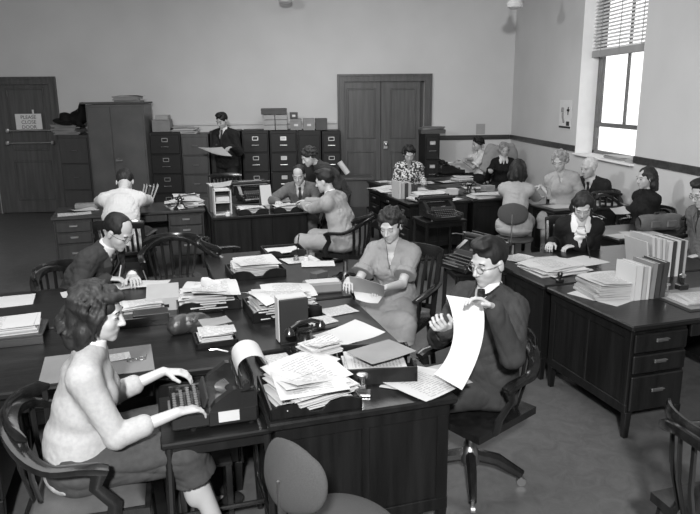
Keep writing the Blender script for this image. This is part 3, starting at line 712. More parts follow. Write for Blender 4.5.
def slat_chair(label, loc, rz, swivel=False, group=None, arms=True, hi=.92, name='slat_back_armchair'):
    t = thing(name, label, 'chair', (loc[0], loc[1], 0), rz, group); seat_part(t)
    for sx in (-1, 1): MB().tube([(sx*.205, -.215, .42), (sx*.215, -.24, .62), (sx*.225, -.30, hi-.03)], 1, 8, flat=(.02, .016), up=(0, 1, 0)).build('back_post', 'chair', t)
    tp = [(.245*q, -.305-.025*(1-q*q), hi-.035+.012*(1-q*q)) for q in [x/5-1 for x in range(11)]]
    MB().tube(tp, [.75]+[1]*9+[.75], 8, flat=(.013, .045), up=(0, 0, 1)).build('crest_rail', 'chair', t, 50)
    MB().tube([(-.2, -.225, .50), (0, -.235, .50), (.2, -.225, .50)], 1, 8, flat=(.01, .02), up=(0, 0, 1)).build('lower_rail', 'chair', t)
    for k in range(7):
        x = -.155+.0517*k; MB().tube([(x, -.228, .50), (x*1.02, -.26, .68), (x*1.05, -.318, hi-.06)], 1, 6, flat=(.013, .006), up=(0, 1, 0)).build('back_slat', 'chair', t)
    if arms:
        for sx in (-1, 1):
            MB().tube([(sx*.235, -.26, .67), (sx*.265, -.10, .675), (sx*.275, .08, .67), (sx*.262, .19, .655)], [.8, 1, 1.15, .9], 8, flat=(.028, .014), up=(0, 0, 1)).build('armrest', 'chair', t)
            MB().tube([(sx*.235, .13, .44), (sx*.262, .14, .55), (sx*.262, .12, .655)], 1, 8, flat=(.022, .013), up=(1, 0, 0)).build('arm_post', 'chair', t)
    chair_legs(t, swivel); return t
def steno_chair(label, loc, rz, z=.45, group=None):
    t = thing('typist_chair', label, 'chair', (loc[0], loc[1], 0), rz, group)
    b = Body(.008); b.ec((0, -.06, z-.022), (0, .06, z-.022), (1, 0, 0), .215, .032, .215, .032, .05, 4.6); V, Q = b.mesh(); put(V, Q, 'seat', 'upholstery', t, (0, 0, 0))
    b = Body(.007)
    pts = [np.array([.155*sin(R(a)), -.235+.05*(1-cos(R(a*1.0)))*1.4, z+.30]) for a in (-42, -14, 14, 42)]
    for p, q in zip(pts, pts[1:]): b.ec(p, q, (0, .25, 1), (.085), .024, .085, .024, .03, 2.6)
    V, Q = b.mesh(); put(V, Q, 'backrest', 'upholstery', t, (0, 0, 0))
    MB().tube([(0, 0, z-.06), (0, -.20, z-.055), (0, -.265, z-.01), (0, -.268, z+.30)], 1, 8, flat=(.016, .006), up=(1, 0, 0)).build('back_bracket', 'dullmetal', t)
    chair_legs(t, True); return t

def typewriter(label, loc, rz, z, paper=True, keys=True, group=None, name='typewriter', wide=.0):
    # front (keyboard) towards -y
    t = thing(name, label, 'typewriter', (loc[0], loc[1], z), rz, group)
    b = MB(); b.box(0, .05, .055, .36, .25, .09, .012); b.box(0, -.15, .03, .33, .17, .05, .012)
    for sx in (-1, 1):
        b.prism([(-.06, .09), (.17, .09), (.17, .17), (.06, .185), (-.03, .13)], lambda a, c, q: (q, a, c), sx*.18, sx*.14)
        b.box(sx*.175, -.15, .055, .018, .18, .06, .006)
    b.box(0, .15, .12, .30, .05, .08, .01)
    for sx in (-1, 1):
        for sy in (-1, 1): b.lathe([(.014, 0), (.014, .012)], 8, (sx*.15, sy*.14, 0))
    b.build('body', 'black', t)
    MB().box(0, -.072, .112, .26, .014, .052, .004, rot=Matrix.Rotation(R(-25), 3, 'X')).build('name_panel', 'blackmatte', t)
    tb = MB()
    for k in range(21):
        a = R(-60+6*k); tb.tube([(0+.055*sin(a), .09-.055*cos(a), .115), (.085*sin(a)*1.25, .10-.115*cos(a), .125)], .0022, 4)
    tb.build('type_basket', 'dullmetal', t)
    c = MB(); c.box(0, .12, .185, .40+wide, .07, .022, .005); c.box(0, .155, .215, .36+wide, .008, .06, .003).build('carriage', 'black', t)
    MB().tube([(-.20-wide/2, .115, .215), (.20+wide/2, .115, .215)], .021, 14).build('platen', 'blackmatte', t)
    for sx in (-1, 1): MB().tube([(sx*(.20+wide/2), .115, .215), (sx*(.235+wide/2), .115, .215)], .017, 12).build('platen_knob', 'black', t)
    MB().tube([(-.205-wide/2, .085, .215), (-.235-wide/2, .03, .225), (-.24-wide/2, -.01, .225)], .0045, 6).build('carriage_lever', 'metal', t)
    MB().tube([(-.15, .10, .238), (.15, .10, .238)], .003, 6).tube([(-.15, .10, .238), (-.15, .13, .21)], .003, 5).tube([(.15, .10, .238), (.15, .13, .21)], .003, 5).build('paper_bail', 'metal', t)
    for r_ in range(4):
        for k in range(10 if r_ else 11):
            x = -.125+.0262*k+(.0065*r_); y = -.215+.034*(3-r_)*1.0; y = -.215+.034*r_; zz = .062+.014*r_
            if keys: MB().lathe([(.0095, 0), (.0105, .004), (.008, .0055), (0, .005)], 10, (x, y, zz)).tube([(x, y, zz), (x, y+.02, zz-.02)], .0018, 4).build('key', 'key', t)
    if not keys:
        kb = MB()
        for r_ in range(4):
            for k in range(10): kb.lathe([(.0095, 0), (.0105, .004), (0, .005)], 6, (-.125+.0262*k+.0065*r_, -.215+.034*r_, .062+.014*r_))
        kb.build('keyboard', 'key', t)
    MB().box(0, -.242, .05, .17, .014, .008, .003).build('space_bar', 'key', t)
    if paper:
        def pf(a, c_):
            s_ = a*.26
            if s_ < .03: return ((c_-.5)*.216, .091, .215+s_)
            k = (s_-.03); ang = k/.075; return ((c_-.5)*.216, .091+.075*(1-cos(ang)), .245+.06*sin(ang))
        g = []; mb = MB(); nu, nv = 16, 3
        vs = [pf(i/nu, j/nv) for i in range(nu+1) for j in range(nv+1)]
        vs2 = [(p[0], p[1]+.0008, p[2]+.0008) for p in vs]
        fs = [(i*(nv+1)+j, (i+1)*(nv+1)+j, (i+1)*(nv+1)+j+1, i*(nv+1)+j+1) for i in range(nu) for j in range(nv)]
        n_ = len(vs); mb.add(vs+vs2, fs+[tuple(n_+k for k in reversed(f)) for f in fs]); mb.build('typed_sheet', 'paper', t)
    return t
def typing_stand(label, loc, rz, z=.66, w=.5, d=.42, name='typing_table', group=None):
    t = thing(name, label, 'table', (loc[0], loc[1], 0), rz, group)
    MB().box(0, 0, z-.012, w, d, .024, .006).build('tabletop', 'desk', t)
    MB().box(0, 0, z-.05, w-.05, d-.05, .05, .004).build('apron', 'deskp', t)
    for sx in (-1, 1):
        for sy in (-1, 1): MB().tube([(sx*(w/2-.03), sy*(d/2-.03), z-.024), (sx*(w/2-.012), sy*(d/2-.012), 0)], 1, 8, flat=(.016, .016), up=(0, 1, 0)).build('leg', 'chair', t)
        MB().tube([(sx*(w/2-.018), -(d/2-.02), .18), (sx*(w/2-.018), d/2-.02, .18)], .011, 8).build('stretcher', 'chair', t)
    MB().tube([(-(w/2-.018), 0, .18), (w/2-.018, 0, .18)], .011, 8).build('stretcher', 'chair', t)
    return t

# ------------------------------------------------------------------ small things; p = (u, v) pixel of the thing's middle, z = level it stands on
DZ = .72
def rzd(deg): return PHI+R(deg)
def loc_of(p, z, t=0.0):
    if len(p) == 3: return Vector((p[0], p[1], z))
    q = at(p[0], p[1], z+t); return Vector((q.x, q.y, z))
def sheet(p, label, rz=0, z=DZ, w=.216, h=.28, m='print', curl=.006, name='paper_sheet', cat='paper', group=None, th=.0012):
    l = loc_of(p, z); ph = random.uniform(0, 6); cu = curl; sg = random.choice((-1, 1))
    def f(a, b):
        e = abs(a-.5)*2; return ((a-.5)*w, (b-.5)*h, .0004+th+cu*(max(0, a*sg+(0 if sg > 0 else 1)-.55)**2*2.5+.25*(1+sin(ph+a*4+b*3))))
    o = MB().grid(f, 7, 7, th).build(name, m, None, 60, loc=l); o.rotation_euler = (0, 0, rzd(rz)); return tag(o, label, cat, group)
def stack(p, label, w=.23, d=.30, t=.05, rz=0, z=DZ, n=None, jit=.012, m='edges', topm='print', name='paper_stack', cat='papers', group=None, seed=None, tops=2):
    l = loc_of(p, z, t); rg = random.Random(seed if seed is not None else hash(label) % 10007 if False else len(label)*31+int(w*1000)+int(t*5000))
    T = thing(name, label, cat, l, rzd(rz), group); n = n or max(3, int(t/.006)); b = MB(); th = t/n
    for k in range(n):
        a = rg.uniform(-1, 1)*jit*6; b.box(rg.uniform(-jit, jit), rg.uniform(-jit, jit), th*(k+.5), w*rg.uniform(.93, 1), d*rg.uniform(.93, 1), th*.96, .0008, rot=_rotz(a*.8))
    b.build('sheets', m, T)
    for k in range(tops):
        a = rg.uniform(-1, 1)*jit*10; x, y = rg.uniform(-2, 2)*jit, rg.uniform(-2, 2)*jit; ph = rg.uniform(0, 6)
        o = MB().grid(lambda q, r_: ((q-.5)*w*.97, (r_-.5)*d*.97, t+.0016+.002*k+.006*jit/.012*(k+1)*.4*(1+sin(ph+3*q+4*r_))), 6, 6, .001).build('top_sheet', topm, T, 60); o.rotation_euler = (0, 0, a); o.location = (x, y, 0)
    return T
def letter_tray(p, label, rz=0, w=.30, d=.38, h=.085, z=DZ, m='deskp', group=None, hump=True):
    # wooden tray; its front board rises at both ends and dips in the middle
    l = loc_of(p, z, h*.5); T = thing('letter_tray', label, 'desk tray', l, rzd(rz), group)
    MB().box(0, 0, .006, w, d, .012, .002).build('tray_bottom', m, T)
    for sx in (-1, 1): MB().box(sx*(w/2-.006), 0, h*.42, .012, d, h*.84, .003).build('side_board', m, T)
    MB().box(0, d/2-.006, h*.42, w, .012, h*.84, .003).build('back_board', m, T)
    pl = [(-w/2, 0), (w/2, 0)]
    if hump:
        for sx in (1, -1):
            pts = [(w/2, h*.55), (w*.47, h*.8), (w*.40, h*.96), (w*.28, h), (w*.16, h*.85), (w*.10, h*.55), (w*.06, h*.30)]
            if sx == -1: pts = [(-a, b_) for a, b_ in reversed(pts)]
            pl += pts
    else: pl += [(w/2, h*.8), (-w/2, h*.8)]
    n_ = len(pl); 
    b = MB()
    # built as a strip of quads so the concave dip stays clean
    if hump:
        up_ = [q for q in pl[2:]]; vs = []; fs = []
        for (a, c_) in up_: vs += [(a, -d/2, 0), (a, -d/2, c_), (a, -d/2+.014, 0), (a, -d/2+.014, c_)]
        for k in range(len(up_)-1):
            o = k*4; fs += [(o, o+4, o+5, o+1), (o+2, o+3, o+7, o+6), (o+1, o+5, o+7, o+3), (o, o+2, o+6, o+4)]
        e = (len(up_)-1)*4; fs += [(0, 1, 3, 2), (e, e+2, e+3, e+1)]; b.add(vs, fs)
    else: b.box(0, -d/2+.006, h*.42, w, .012, h*.84, .003)
    b.build('front_board', m, T, 40); return T
def tray_load(tray, label, t=.06, jit=.01, w=.24, d=.33, name='paper_stack', group=None, dx=0, dy=0, rz=0, tops=2):
    q = tray.location; a = tray.rotation_euler[2]
    x = q.x+dx*cos(a)-dy*sin(a); y = q.y+dx*sin(a)+dy*cos(a)
    return stack((x, y, 0), label, w, d, t, math.degrees(a-PHI)+rz, q.z+.0125, jit=jit, name=name, group=group, tops=tops)
def book(p, label, w=.17, d=.24, t=.035, rz=0, z=DZ, m='greybook', upright=None, name='book', group=None, cat='book'):
    # lying: spine along y at -x; upright: stands on its long edge with the spine facing -y
    l = loc_of(p, z, t if not upright else d*.5); T = thing(name, label, cat, l, rzd(rz), group); c = .0025; b = MB(); g = MB()
    if not upright:
        b.box(0, 0, c/2, w, d, c, .001).box(0, 0, t-c/2, w, d, c, .001).box(-w/2+c/2, 0, t/2, c, d, t, .001); g.box(.002, 0, t/2, w-.012, d-.01, t-2*c)
    else:
        b.box(-t/2+c/2, 0, d/2, c, w, d, .001).box(t/2-c/2, 0, d/2, c, w, d, .001).box(0, -w/2+c/2, d/2, t, c, d, .001); g.box(0, .002, d/2, t-2*c, w-.012, d-.01)
        if isinstance(upright, (int, float)) and upright is not True: pass
    b.build('cover', m, T); g.build('pages', 'paper2', T)
    return T
def carton(p, label, w, d, h, rz=0, z=DZ, m='midcard', lid=True, name='cardboard_box', cat='box', plate=False, group=None, lm=None):
    l = loc_of(p, z, h*.5); T = thing(name, label, cat, l, rzd(rz), group)
    MB().box(0, 0, h*.5-.002, w-.006, d-.006, h-.004, .002).build('box_body', m, T)
    if lid: MB().box(0, 0, h-.02, w, d, .04, .002).build('lid', lm or m, T)
    if plate: MB().box(0, -d/2-.001, h*.45, min(.07, w*.4), .006, .035, .001).build('label_holder', 'white', T)
    return T
def telephone(p, label, rz=0, z=DZ):
    l = loc_of(p, z, .05); T = thing('telephone', label, 'telephone', l, rzd(rz))
    MB().lathe([(.085, 0), (.085, .012), (.06, .03), (.035, .06), (.03, .10), (.04, .115)], 20).build('base', 'black', T)
    MB().lathe([(.035, 0), (.036, .008), (.02, .012)], 16, (0, -.055, .03), rot=Matrix.Rotation(R(50), 3, 'X')).build('dial', 'dullmetal', T)
    MB().tube([(-.045, 0, .115), (-.045, 0, .135)], .006, 6).tube([(.045, 0, .115), (.045, 0, .135)], .006, 6).tube([(-.05, 0, .115), (.05, 0, .115)], .009, 8).build('cradle', 'black', T)
    h_ = MB().tube([(-.085, 0, .14), (-.04, 0, .158), (.04, 0, .158), (.085, 0, .14)], .012, 10)
    h_.lathe([(.014, .0), (.03, -.022), (.032, -.035), (.02, -.038)], 14, (-.095, 0, .145)); h_.lathe([(.014, .0), (.028, -.022), (.03, -.032), (.02, -.036)], 14, (.095, 0, .145)); h_.build('handset', 'black', T)
    MB().tube([(0, .08, .01), (.05, .14, .006), (.13, .12, .005), (.17, .04, .005), (.24, .0, .005), (.28, -.06, .005)], .0035, 6).build('cord', 'blackmatte', T)
    return T
def stapler(p, label, rz=0, z=DZ, knob=True):
    l = loc_of(p, z, .03); T = thing('stapler', label, 'stapler', l, rzd(rz))
    MB().box(0, 0, .005, .05, .13, .01, .003).build('base', 'metal', T)
    MB().box(0, .012, .03, .018, .12, .016, .004).box(0, .05, .018, .022, .03, .02, .003).build('arm', 'dullmetal', T)
    MB().tube([(0, -.035, .035), (0, -.035, .065)], .009, 10).lathe([(.012, .062), (.02, .066), (.02, .074), (.012, .077)], 14, (0, -.035, 0)).build('plunger', 'metal', T); return T
def inkwell(p, label, z=DZ, m='black', r=.022, h=.045, name='ink_bottle', cat='ink bottle'):
    l = loc_of(p, z, h*.5); T = thing(name, label, cat, l, 0)
    MB().lathe([(r, 0), (r, h*.65), (r*.6, h*.75), (r*.55, h*.85)], 16).build('bottle', m, T); MB().lathe([(r*.65, h*.82), (r*.65, h)], 14).build('cap', 'dullmetal', T); return T
def upright_row(p, items, rz, z, group, w=.22):
    # items: (label, name, thickness, height, material, lean_deg); stand side by side along +x from p
    base = loc_of(p, z); a = rzd(rz); x = 0
    for (label, nm, t, h, m, ln) in items:
        T = thing(nm, label, 'book' if nm == 'book' else 'folder' if nm == 'file_folder' else 'box' if 'box' in nm else 'book', (0, 0, 0), 0, group)
        T.location = (base.x+(x+t/2)*cos(a), base.y+(x+t/2)*sin(a), z); T.rotation_euler = (0, 0, a)
        rt_ = Matrix.Rotation(R(ln), 3, 'Y'); lift = abs(sin(R(ln)))*t/2
        def put_(mb, n_, m_): mb.v = [tuple(rt_ @ Vector(v)+Vector((0, 0, lift))) for v in mb.v]; mb.build(n_, m_, T)
        if nm == 'file_folder':
            put_(MB().box(0, 0, h/2, t*.7, w, h, .002), 'sheets', 'paper2'); put_(MB().box(-t/2+.001, 0, h/2, .002, w+.01, h+.01, .0008).box(t/2-.001, 0, h/2-.005, .002, w+.01, h, .0008), 'cover', m)
        else:
            put_(MB().box(-t/2+.0015, 0, h/2, .003, w, h, .001).box(t/2-.0015, 0, h/2, .003, w, h, .001).box(0, -w/2+.0015, h/2, t, .003, h, .001), 'cover', m); put_(MB().box(0, .003, h/2, t-.006, w-.012, h-.01), 'pages', 'paper2')
        x += t+.003+abs(sin(R(ln)))*h*.12
# ------------------------------------------------------------------ the room
YB, XR, XL, YF, ZC = 12.35, 4.05, -6.6, -2.6, 4.1
def struct(o): o['kind'] = 'structure'; return o
m, nt, b = newmat('linoleum_floor'); N = nt.nodes; L_ = nt.links
tc = N.new('ShaderNodeTexCoord'); n1 = N.new('ShaderNodeTexNoise'); n1.inputs['Scale'].default_value = 9; n1.inputs['Detail'].default_value = 8; n1.inputs['Roughness'].default_value = .75; n1.inputs['Distortion'].default_value = 1.2
L_.new(tc.outputs['Object'], n1.inputs['Vector']); mr = N.new('ShaderNodeMapRange'); mr.inputs['From Min'].default_value = .3; mr.inputs['From Max'].default_value = .7; mr.inputs['To Min'].default_value = .058; mr.inputs['To Max'].default_value = .10
L_.new(n1.outputs['Fac'], mr.inputs['Value']); L_.new(mr.outputs['Result'], b.inputs['Base Color']); b.inputs['Roughness'].default_value = .42
MT['floor'] = m
struct(MB().box((XL+XR)/2, (YF+YB)/2, -.05, XR-XL+.4, YB-YF+.4, .1).build('floor', 'floor'))
struct(MB().box((XL+XR)/2, (YF+YB)/2, ZC+.05, XR-XL+.4, YB-YF+.4, .1).build('ceiling', 'ceil'))
struct(MB().box(XL-.05, (YF+YB)/2, ZC/2, .1, YB-YF, ZC).build('wall_left', 'wall'))
struct(MB().box((XL+XR)/2, YF-.05, ZC/2, XR-XL, .1, ZC).build('wall_front', 'wall'))
# back wall with two door openings
dl0, dl1 = atY(-14, 150, YB).x, atY(55, 72.6, YB).x
dd0, dd1 = atY(337, 74, YB).x, atY(432, 74, YB).x; dh = atY(380, 74, YB).z
w_ = MB(); fw_ = .13
for a, c in ((XL-.1, dl0+fw_), (dl1-fw_, dd0+fw_), (dd1-fw_, XR+.35)): w_.box((a+c)/2, YB+.1, ZC/2, c-a, .2, ZC)
for a, c in ((dl0+fw_, dl1-fw_), (dd0+fw_, dd1-fw_)): w_.box((a+c)/2, YB+.1, (ZC+dh-fw_)/2, c-a, .2, ZC-dh+fw_)
struct(w_.build('wall_back', 'wall'))
struct(MB().box((dl0+dl1)/2, YB+.215, dh/2, dl1-dl0, .03, dh+.1).build('door_light_stop_1', 'darkcard')); struct(MB().box((dd0+dd1)/2, YB+.215, dh/2, dd1-dd0, .03, dh+.1).build('door_light_stop_2', 'darkcard'))  # unseen dark backing boards, added to stop light leaking round the doors
# right wall with the window opening
wy0, wy1 = atX(634, 166, XR).y, atX(575, 150, XR).y; wz0 = (atX(634, 166, XR).z+atX(580, 156, XR).z)/2; wz1 = 3.7; WT = .34
w_ = MB()
w_.box(XR+WT/2, (YF+wy0)/2, ZC/2, WT, wy0-YF, ZC).box(XR+WT/2, (wy1+YB+.2)/2, ZC/2, WT, YB+.2-wy1, ZC)
w_.box(XR+WT/2, (wy0+wy1)/2, wz0/2, WT, wy1-wy0, wz0).box(XR+WT/2, (wy0+wy1)/2, (ZC+wz1)/2, WT, wy1-wy0, ZC-wz1)
struct(w_.build('wall_right', 'wall'))
rv = MB(); e = .008
rv.box(XR+WT/2, wy1-e/2, (wz0+wz1)/2, WT, e, wz1-wz0).box(XR+WT/2, wy0+e/2, (wz0+wz1)/2, WT, e, wz1-wz0).box(XR+WT/2, (wy0+wy1)/2, wz1-e/2, WT, wy1-wy0-.02, e)
struct(rv.build('trim_1', 'reveal'))
# chair rails
rz_ = 1.235
for nm, bx in (('trim_2', (XR-.012, (YF+wy0)/2, rz_, .024, wy0-YF, .085)), ('trim_7', (XR-.012, (wy1+YB)/2, rz_, .024, YB-wy1, .085))): struct(MB().box(*bx, .006).build(nm, 'rail'))
bk0 = dd1+.004
rzb = atY(470, 138.5, YB).z
struct(MB().box((bk0+XR-.03)/2, YB-.012, rz_, XR-.03-bk0, .024, .085, .006).build('trim_3', 'rail'))
struct(MB().box((dl1+.01+dd0-.01)/2, YB-.012, atY(200, 124, YB).z, dd0-dl1-.02, .024, .05, .006).build('trim_4', 'wall'))
struct(MB().box(XR-.01, (YF+YB)/2, .08, .02, YB-YF, .16, .004).build('baseboard_right', 'rail'))
struct(MB().box((bk0+XR-.03)/2, YB-.01, .08, XR-.03-bk0, .02, .16, .004).build('baseboard_back', 'rail'))
# window
T = struct(thing('window_1', None, None)); del_ = None
wx = XR+WT-.06; gy0, gy1 = wy0+.01, wy1-.01; gz0 = wz0+.01
f = MB(); 
f.box(wx, gy0+.03, (gz0+wz1)/2, .06, .06, wz1-gz0-.02, .004).box(wx, gy1-.03, (gz0+wz1)/2, .06, .06, wz1-gz0-.02, .004).box(wx, (gy0+gy1)/2, gz0+.03, .06, gy1-gy0, .06, .004).box(wx, (gy0+gy1)/2, wz1-.05, .06, gy1-gy0, .07, .004)
f.build('window_frame', 'frame', T)
mu = MB(); zr = atX(618, 126, wx).z
mu.box(wx, (gy0+gy1)/2, zr, .05, gy1-gy0-.1, .055, .004).build('meeting_rail', 'frame', T)
ym = atX(627, 90, wx).y
MB().box(wx, ym, (zr+wz1)/2, .035, .035, wz1-zr-.05, .004).build('glazing_bar', 'frame', T)
ym2 = gy1-.13
MB().box(wx, ym2, (zr+wz1)/2, .03, .025, wz1-zr-.05, .004).build('glazing_bar', 'frame', T)
gm, gnt, gb = newmat('window_glass'); gb.inputs['Transmission Weight'].default_value = 1; gb.inputs['Roughness'].default_value = 0; gb.inputs['IOR'].default_value = 1.05; gb.inputs['Base Color'].default_value = g3(.95); MT['glass'] = gm
MB().box(wx, (gy0+gy1)/2, (gz0+wz1)/2, .004, gy1-gy0-.1, wz1-gz0-.1).build('pane', 'glass', T)
MB().box(XR+WT/2-.03, (wy0+wy1)/2, wz0+.012, WT+.04, wy1-wy0-.02, .024, .005).build('window_sill', 'reveal', T)
# venetian blind
bx_ = XR+.16; bz = atX(600, 57, bx_).z; zb_ = wz1-.03
T = thing('venetian_blind', 'half-raised white venetian blind hanging in the window', 'blind', (bx_, (wy0+wy1)/2, zb_))
T.location.z = bz; W_ = wy1-wy0-.06
k = 0; z = .10
while z < zb_-bz-.06:
    MB().box(0, 0, z, .052, W_, .003, 0, rot=Matrix.Rotation(R(-38), 3, 'Y')).build('slat', 'blind', T); k += 1; z += .046
MB().box(0, 0, .045, .05, W_, .09, .006).build('bottom_rail', 'lightcard', T)
MB().box(0, 0, zb_-bz-.03, .06, W_, .05, .004).build('head_rail', 'blind', T)
for q in (-.32, .02, .34): MB().box(-.028, W_*q, (zb_-bz)/2, .002, .018, zb_-bz-.06).build('ladder_tape', 'lightcard', T)
# door on the left
def panel_door(T, x0, x1, z1, y, panels, mat_='door'):
    MB().box((x0+x1)/2, y, z1/2+.005, x1-x0, .05, z1-.01, .003).build('door_leaf', mat_, T)
    for (a, c, d0, d1) in panels:
        fr_ = MB(); t_ = .035
        for bx in (((a+c)/2, y-.028, d0, c-a, .02, t_), ((a+c)/2, y-.028, d1, c-a, .02, t_), (a, y-.028, (d0+d1)/2, t_, .02, d1-d0+t_), (c, y-.028, (d0+d1)/2, t_, .02, d1-d0+t_)): fr_.box(*bx, .008)
        fr_.build('panel_moulding', mat_, T)
def frame3(x0, x1, z1, nm, m_='door', w=.13):
    f = MB()
    for (o, t_, y_) in ((0, w, .03), (0, .035, .055)):
        f.box(x0+t_/2, YB-y_/2, z1/2, t_, y_, z1, .004).box(x1-t_/2, YB-y_/2, z1/2, t_, y_, z1, .004).box((x0+x1)/2, YB-y_/2, z1-t_/2, x1-x0-2*t_+.004, y_, t_, 0)
    return f
T = struct(thing('door_1', None, None))
frame3(dl0, dl1, dh, '').build('door_frame', 'door', T)
X = lambda px, py=130, Y=YB: atY(px, py, Y).x
Zz = lambda px, py, Y=YB: atY(px, py, Y).z
yl = YB+.02
panel_door(T, dl0+.13, dl1-.13, dh-.13, yl+.03, [(X(5, 88), X(42, 90), Zz(10, 150), Zz(10, 89)), (X(5, 88), X(42, 90), Zz(10, 200), Zz(10, 162))])
for py in (131, 143.5):
    zz = Zz(25, py, 12.1)
    xa, xb = X(4, py, 12.1), X(50, py, 12.1)
    h_ = MB().tube([(xa, 12.24, zz), (xb, 12.24, zz)], .011, 8)
    for x in (xa, xb): h_.tube([(x, 12.36, zz), (x, 12.24, zz)], .02, 8).lathe([(.03, -.03), (.036, 0), (.03, .03)], 10, (x, 12.25, zz))
    h_.build('push_bar', 'metal', T)
# notice on the door
x0, x1, z0, z1 = X(12, 113, 12.2), X(38.5, 113, 12.2), Zz(25, 131, 12.2)+.02, Zz(25, 114, 12.2)
T = thing('door_sign', 'white paper notice reading PLEASE CLOSE DOOR on the left door', 'sign', ((x0+x1)/2, 12.31, (z0+z1)/2))
MB().box(0, 0, 0, x1-x0, .004, z1-z0).box(.09, 0, (z1-z0)/2+.03, .03, .004, .08).build('paper', 'poster', T)
def text(s_, size, parent, loc, rot, m_='ink', name='lettering'):
    c = bpy.data.curves.new(name, 'FONT'); c.body = s_; c.size = size; c.align_x = 'CENTER'; c.align_y = 'CENTER'; c.extrude = .0006
    o = bpy.data.objects.new(name, c); COL.objects.link(o); dg = bpy.context.evaluated_depsgraph_get(); me = bpy.data.meshes.new_from_object(o.evaluated_get(dg))
    bpy.data.objects.remove(o); bpy.data.curves.remove(c); me.materials.clear(); me.materials.append(MT[m_]); o = bpy.data.objects.new(name, me); COL.objects.link(o); o.parent = parent; o.location = loc; o.rotation_euler = rot; return o
for i, s_ in enumerate(('PLEASE', 'CLOSE', 'DOOR')): text(s_, .085, T, (0, -.003, .075-.085*i), (pi/2, 0, 0))
# double door
T = struct(thing('door_2', None, None)); frame3(dd0, dd1, dh, '').build('door_frame', 'door', T)
xm = X(381, 130); zt = dh-.13
panel_door(T, dd0+.13, xm-.004, zt, yl+.03, [(X(348), X(375), Zz(360, 138), Zz(360, 89)), (X(348), X(375), .25, Zz(360, 152))])
T = struct(thing('door_3', None, None))
x1 = X(420); panel_door(T, xm+.004, x1, zt, yl+.03, [(X(391), X(415), Zz(400, 138), Zz(400, 89)), (X(391), X(415), .25, Zz(400, 152))])
MB().box((x1+dd1-.13)/2+.004, YB+.12, zt/2, dd1-.13-x1-.01, .04, zt-.02).build('gap_shade_fill', 'darkcard', T)  # dark sheet standing in for the shade in the gap beside the leaf
MB().box(X(385.5), YB-.005, Zz(385, 145), .075, .012, .14, .004).build('lock_plate', 'metal', T)
MB().tube([(X(385.5), YB-.06, Zz(385, 144)), (X(385.5), YB, Zz(385, 144))], .012, 8).lathe([(.008, -.03), (.03, -.02), (.034, 0), (.03, .02), (.008, .03)], 12, (X(385.5), YB-.065, Zz(385, 144))).build('door_knob', 'metal', T)
# pendant lamps
for (px, py, Y, lab) in ((515, 3.5, 9.4, 'white glass pendant lamp at the top edge, nearest the window'), (285, -1, 11.75, 'pendant lamp just showing at the top edge above the boxes')):
    p = atY(px, py, Y); T = thing('pendant_lamp', lab, 'lamp', (p.x, p.y, p.z))
    MB().lathe([(.02, .16), (.035, .14), (.045, .07), (.10, .03), (.115, -.01), (.10, -.05), (.05, -.075), (.005, -.08)], 24).build('lamp_shade', 'lampglass' if 'lampglass' in MT else 'white', T)
    MB().tube([(0, 0, .15), (0, 0, ZC-p.z)], .009, 8).lathe([(.05, ZC-p.z-.03), (.06, ZC-p.z)], 14).build('rod', 'dullmetal', T)
# poster and notice
y0, y1 = atX(572, 113, XR).y, atX(560, 113, XR).y; z0, z1 = atX(566, 129, XR).z, atX(566, 100, XR).z
T = thing('poster', 'white poster with dark cross and figures on the right wall left of window', 'poster', (XR-.006, (y0+y1)/2, (z0+z1)/2))
hw, hh = (y1-y0)/2, (z1-z0)/2
MB().box(0, 0, 0, .006, hw*2, hh*2).build('sheet', 'poster', T)
pr = MB(); pr.box(-.004, -hw*.45, hh*.25, .002, hw*.14, hh*.55).box(-.004, -hw*.45, hh*.30, .002, hw*.42, hh*.14).build('dark_cross', 'ink', T)
MB().box(-.004, 0, -hh*.88, .002, hw*1.9, hh*.14).box(-.004, -hw*.5, -hh*.62, .002, hw*.5, hh*.3).build('dark_band', 'ink', T)
MB().tube([(-.004, hw*.35, hh*.1), (-.004, hw*.3, -hh*.2), (-.004, hw*.1, -hh*.55)], .02, 6).lathe([(.03, -.03), (.035, 0), (.03, .04)], 8, (-.0, hw*.4, hh*.3)).build('grey_figure', 'midcard', T)
p = atY(480.5, 129, YB)
tag(MB().box(0, 0, 0, .17, .004, .19).build('notice_sheet', 'lightcard', None, loc=(p.x, YB-.004, p.z)), 'small pale notice sheet pinned on the back wall right of the double door', 'notice')

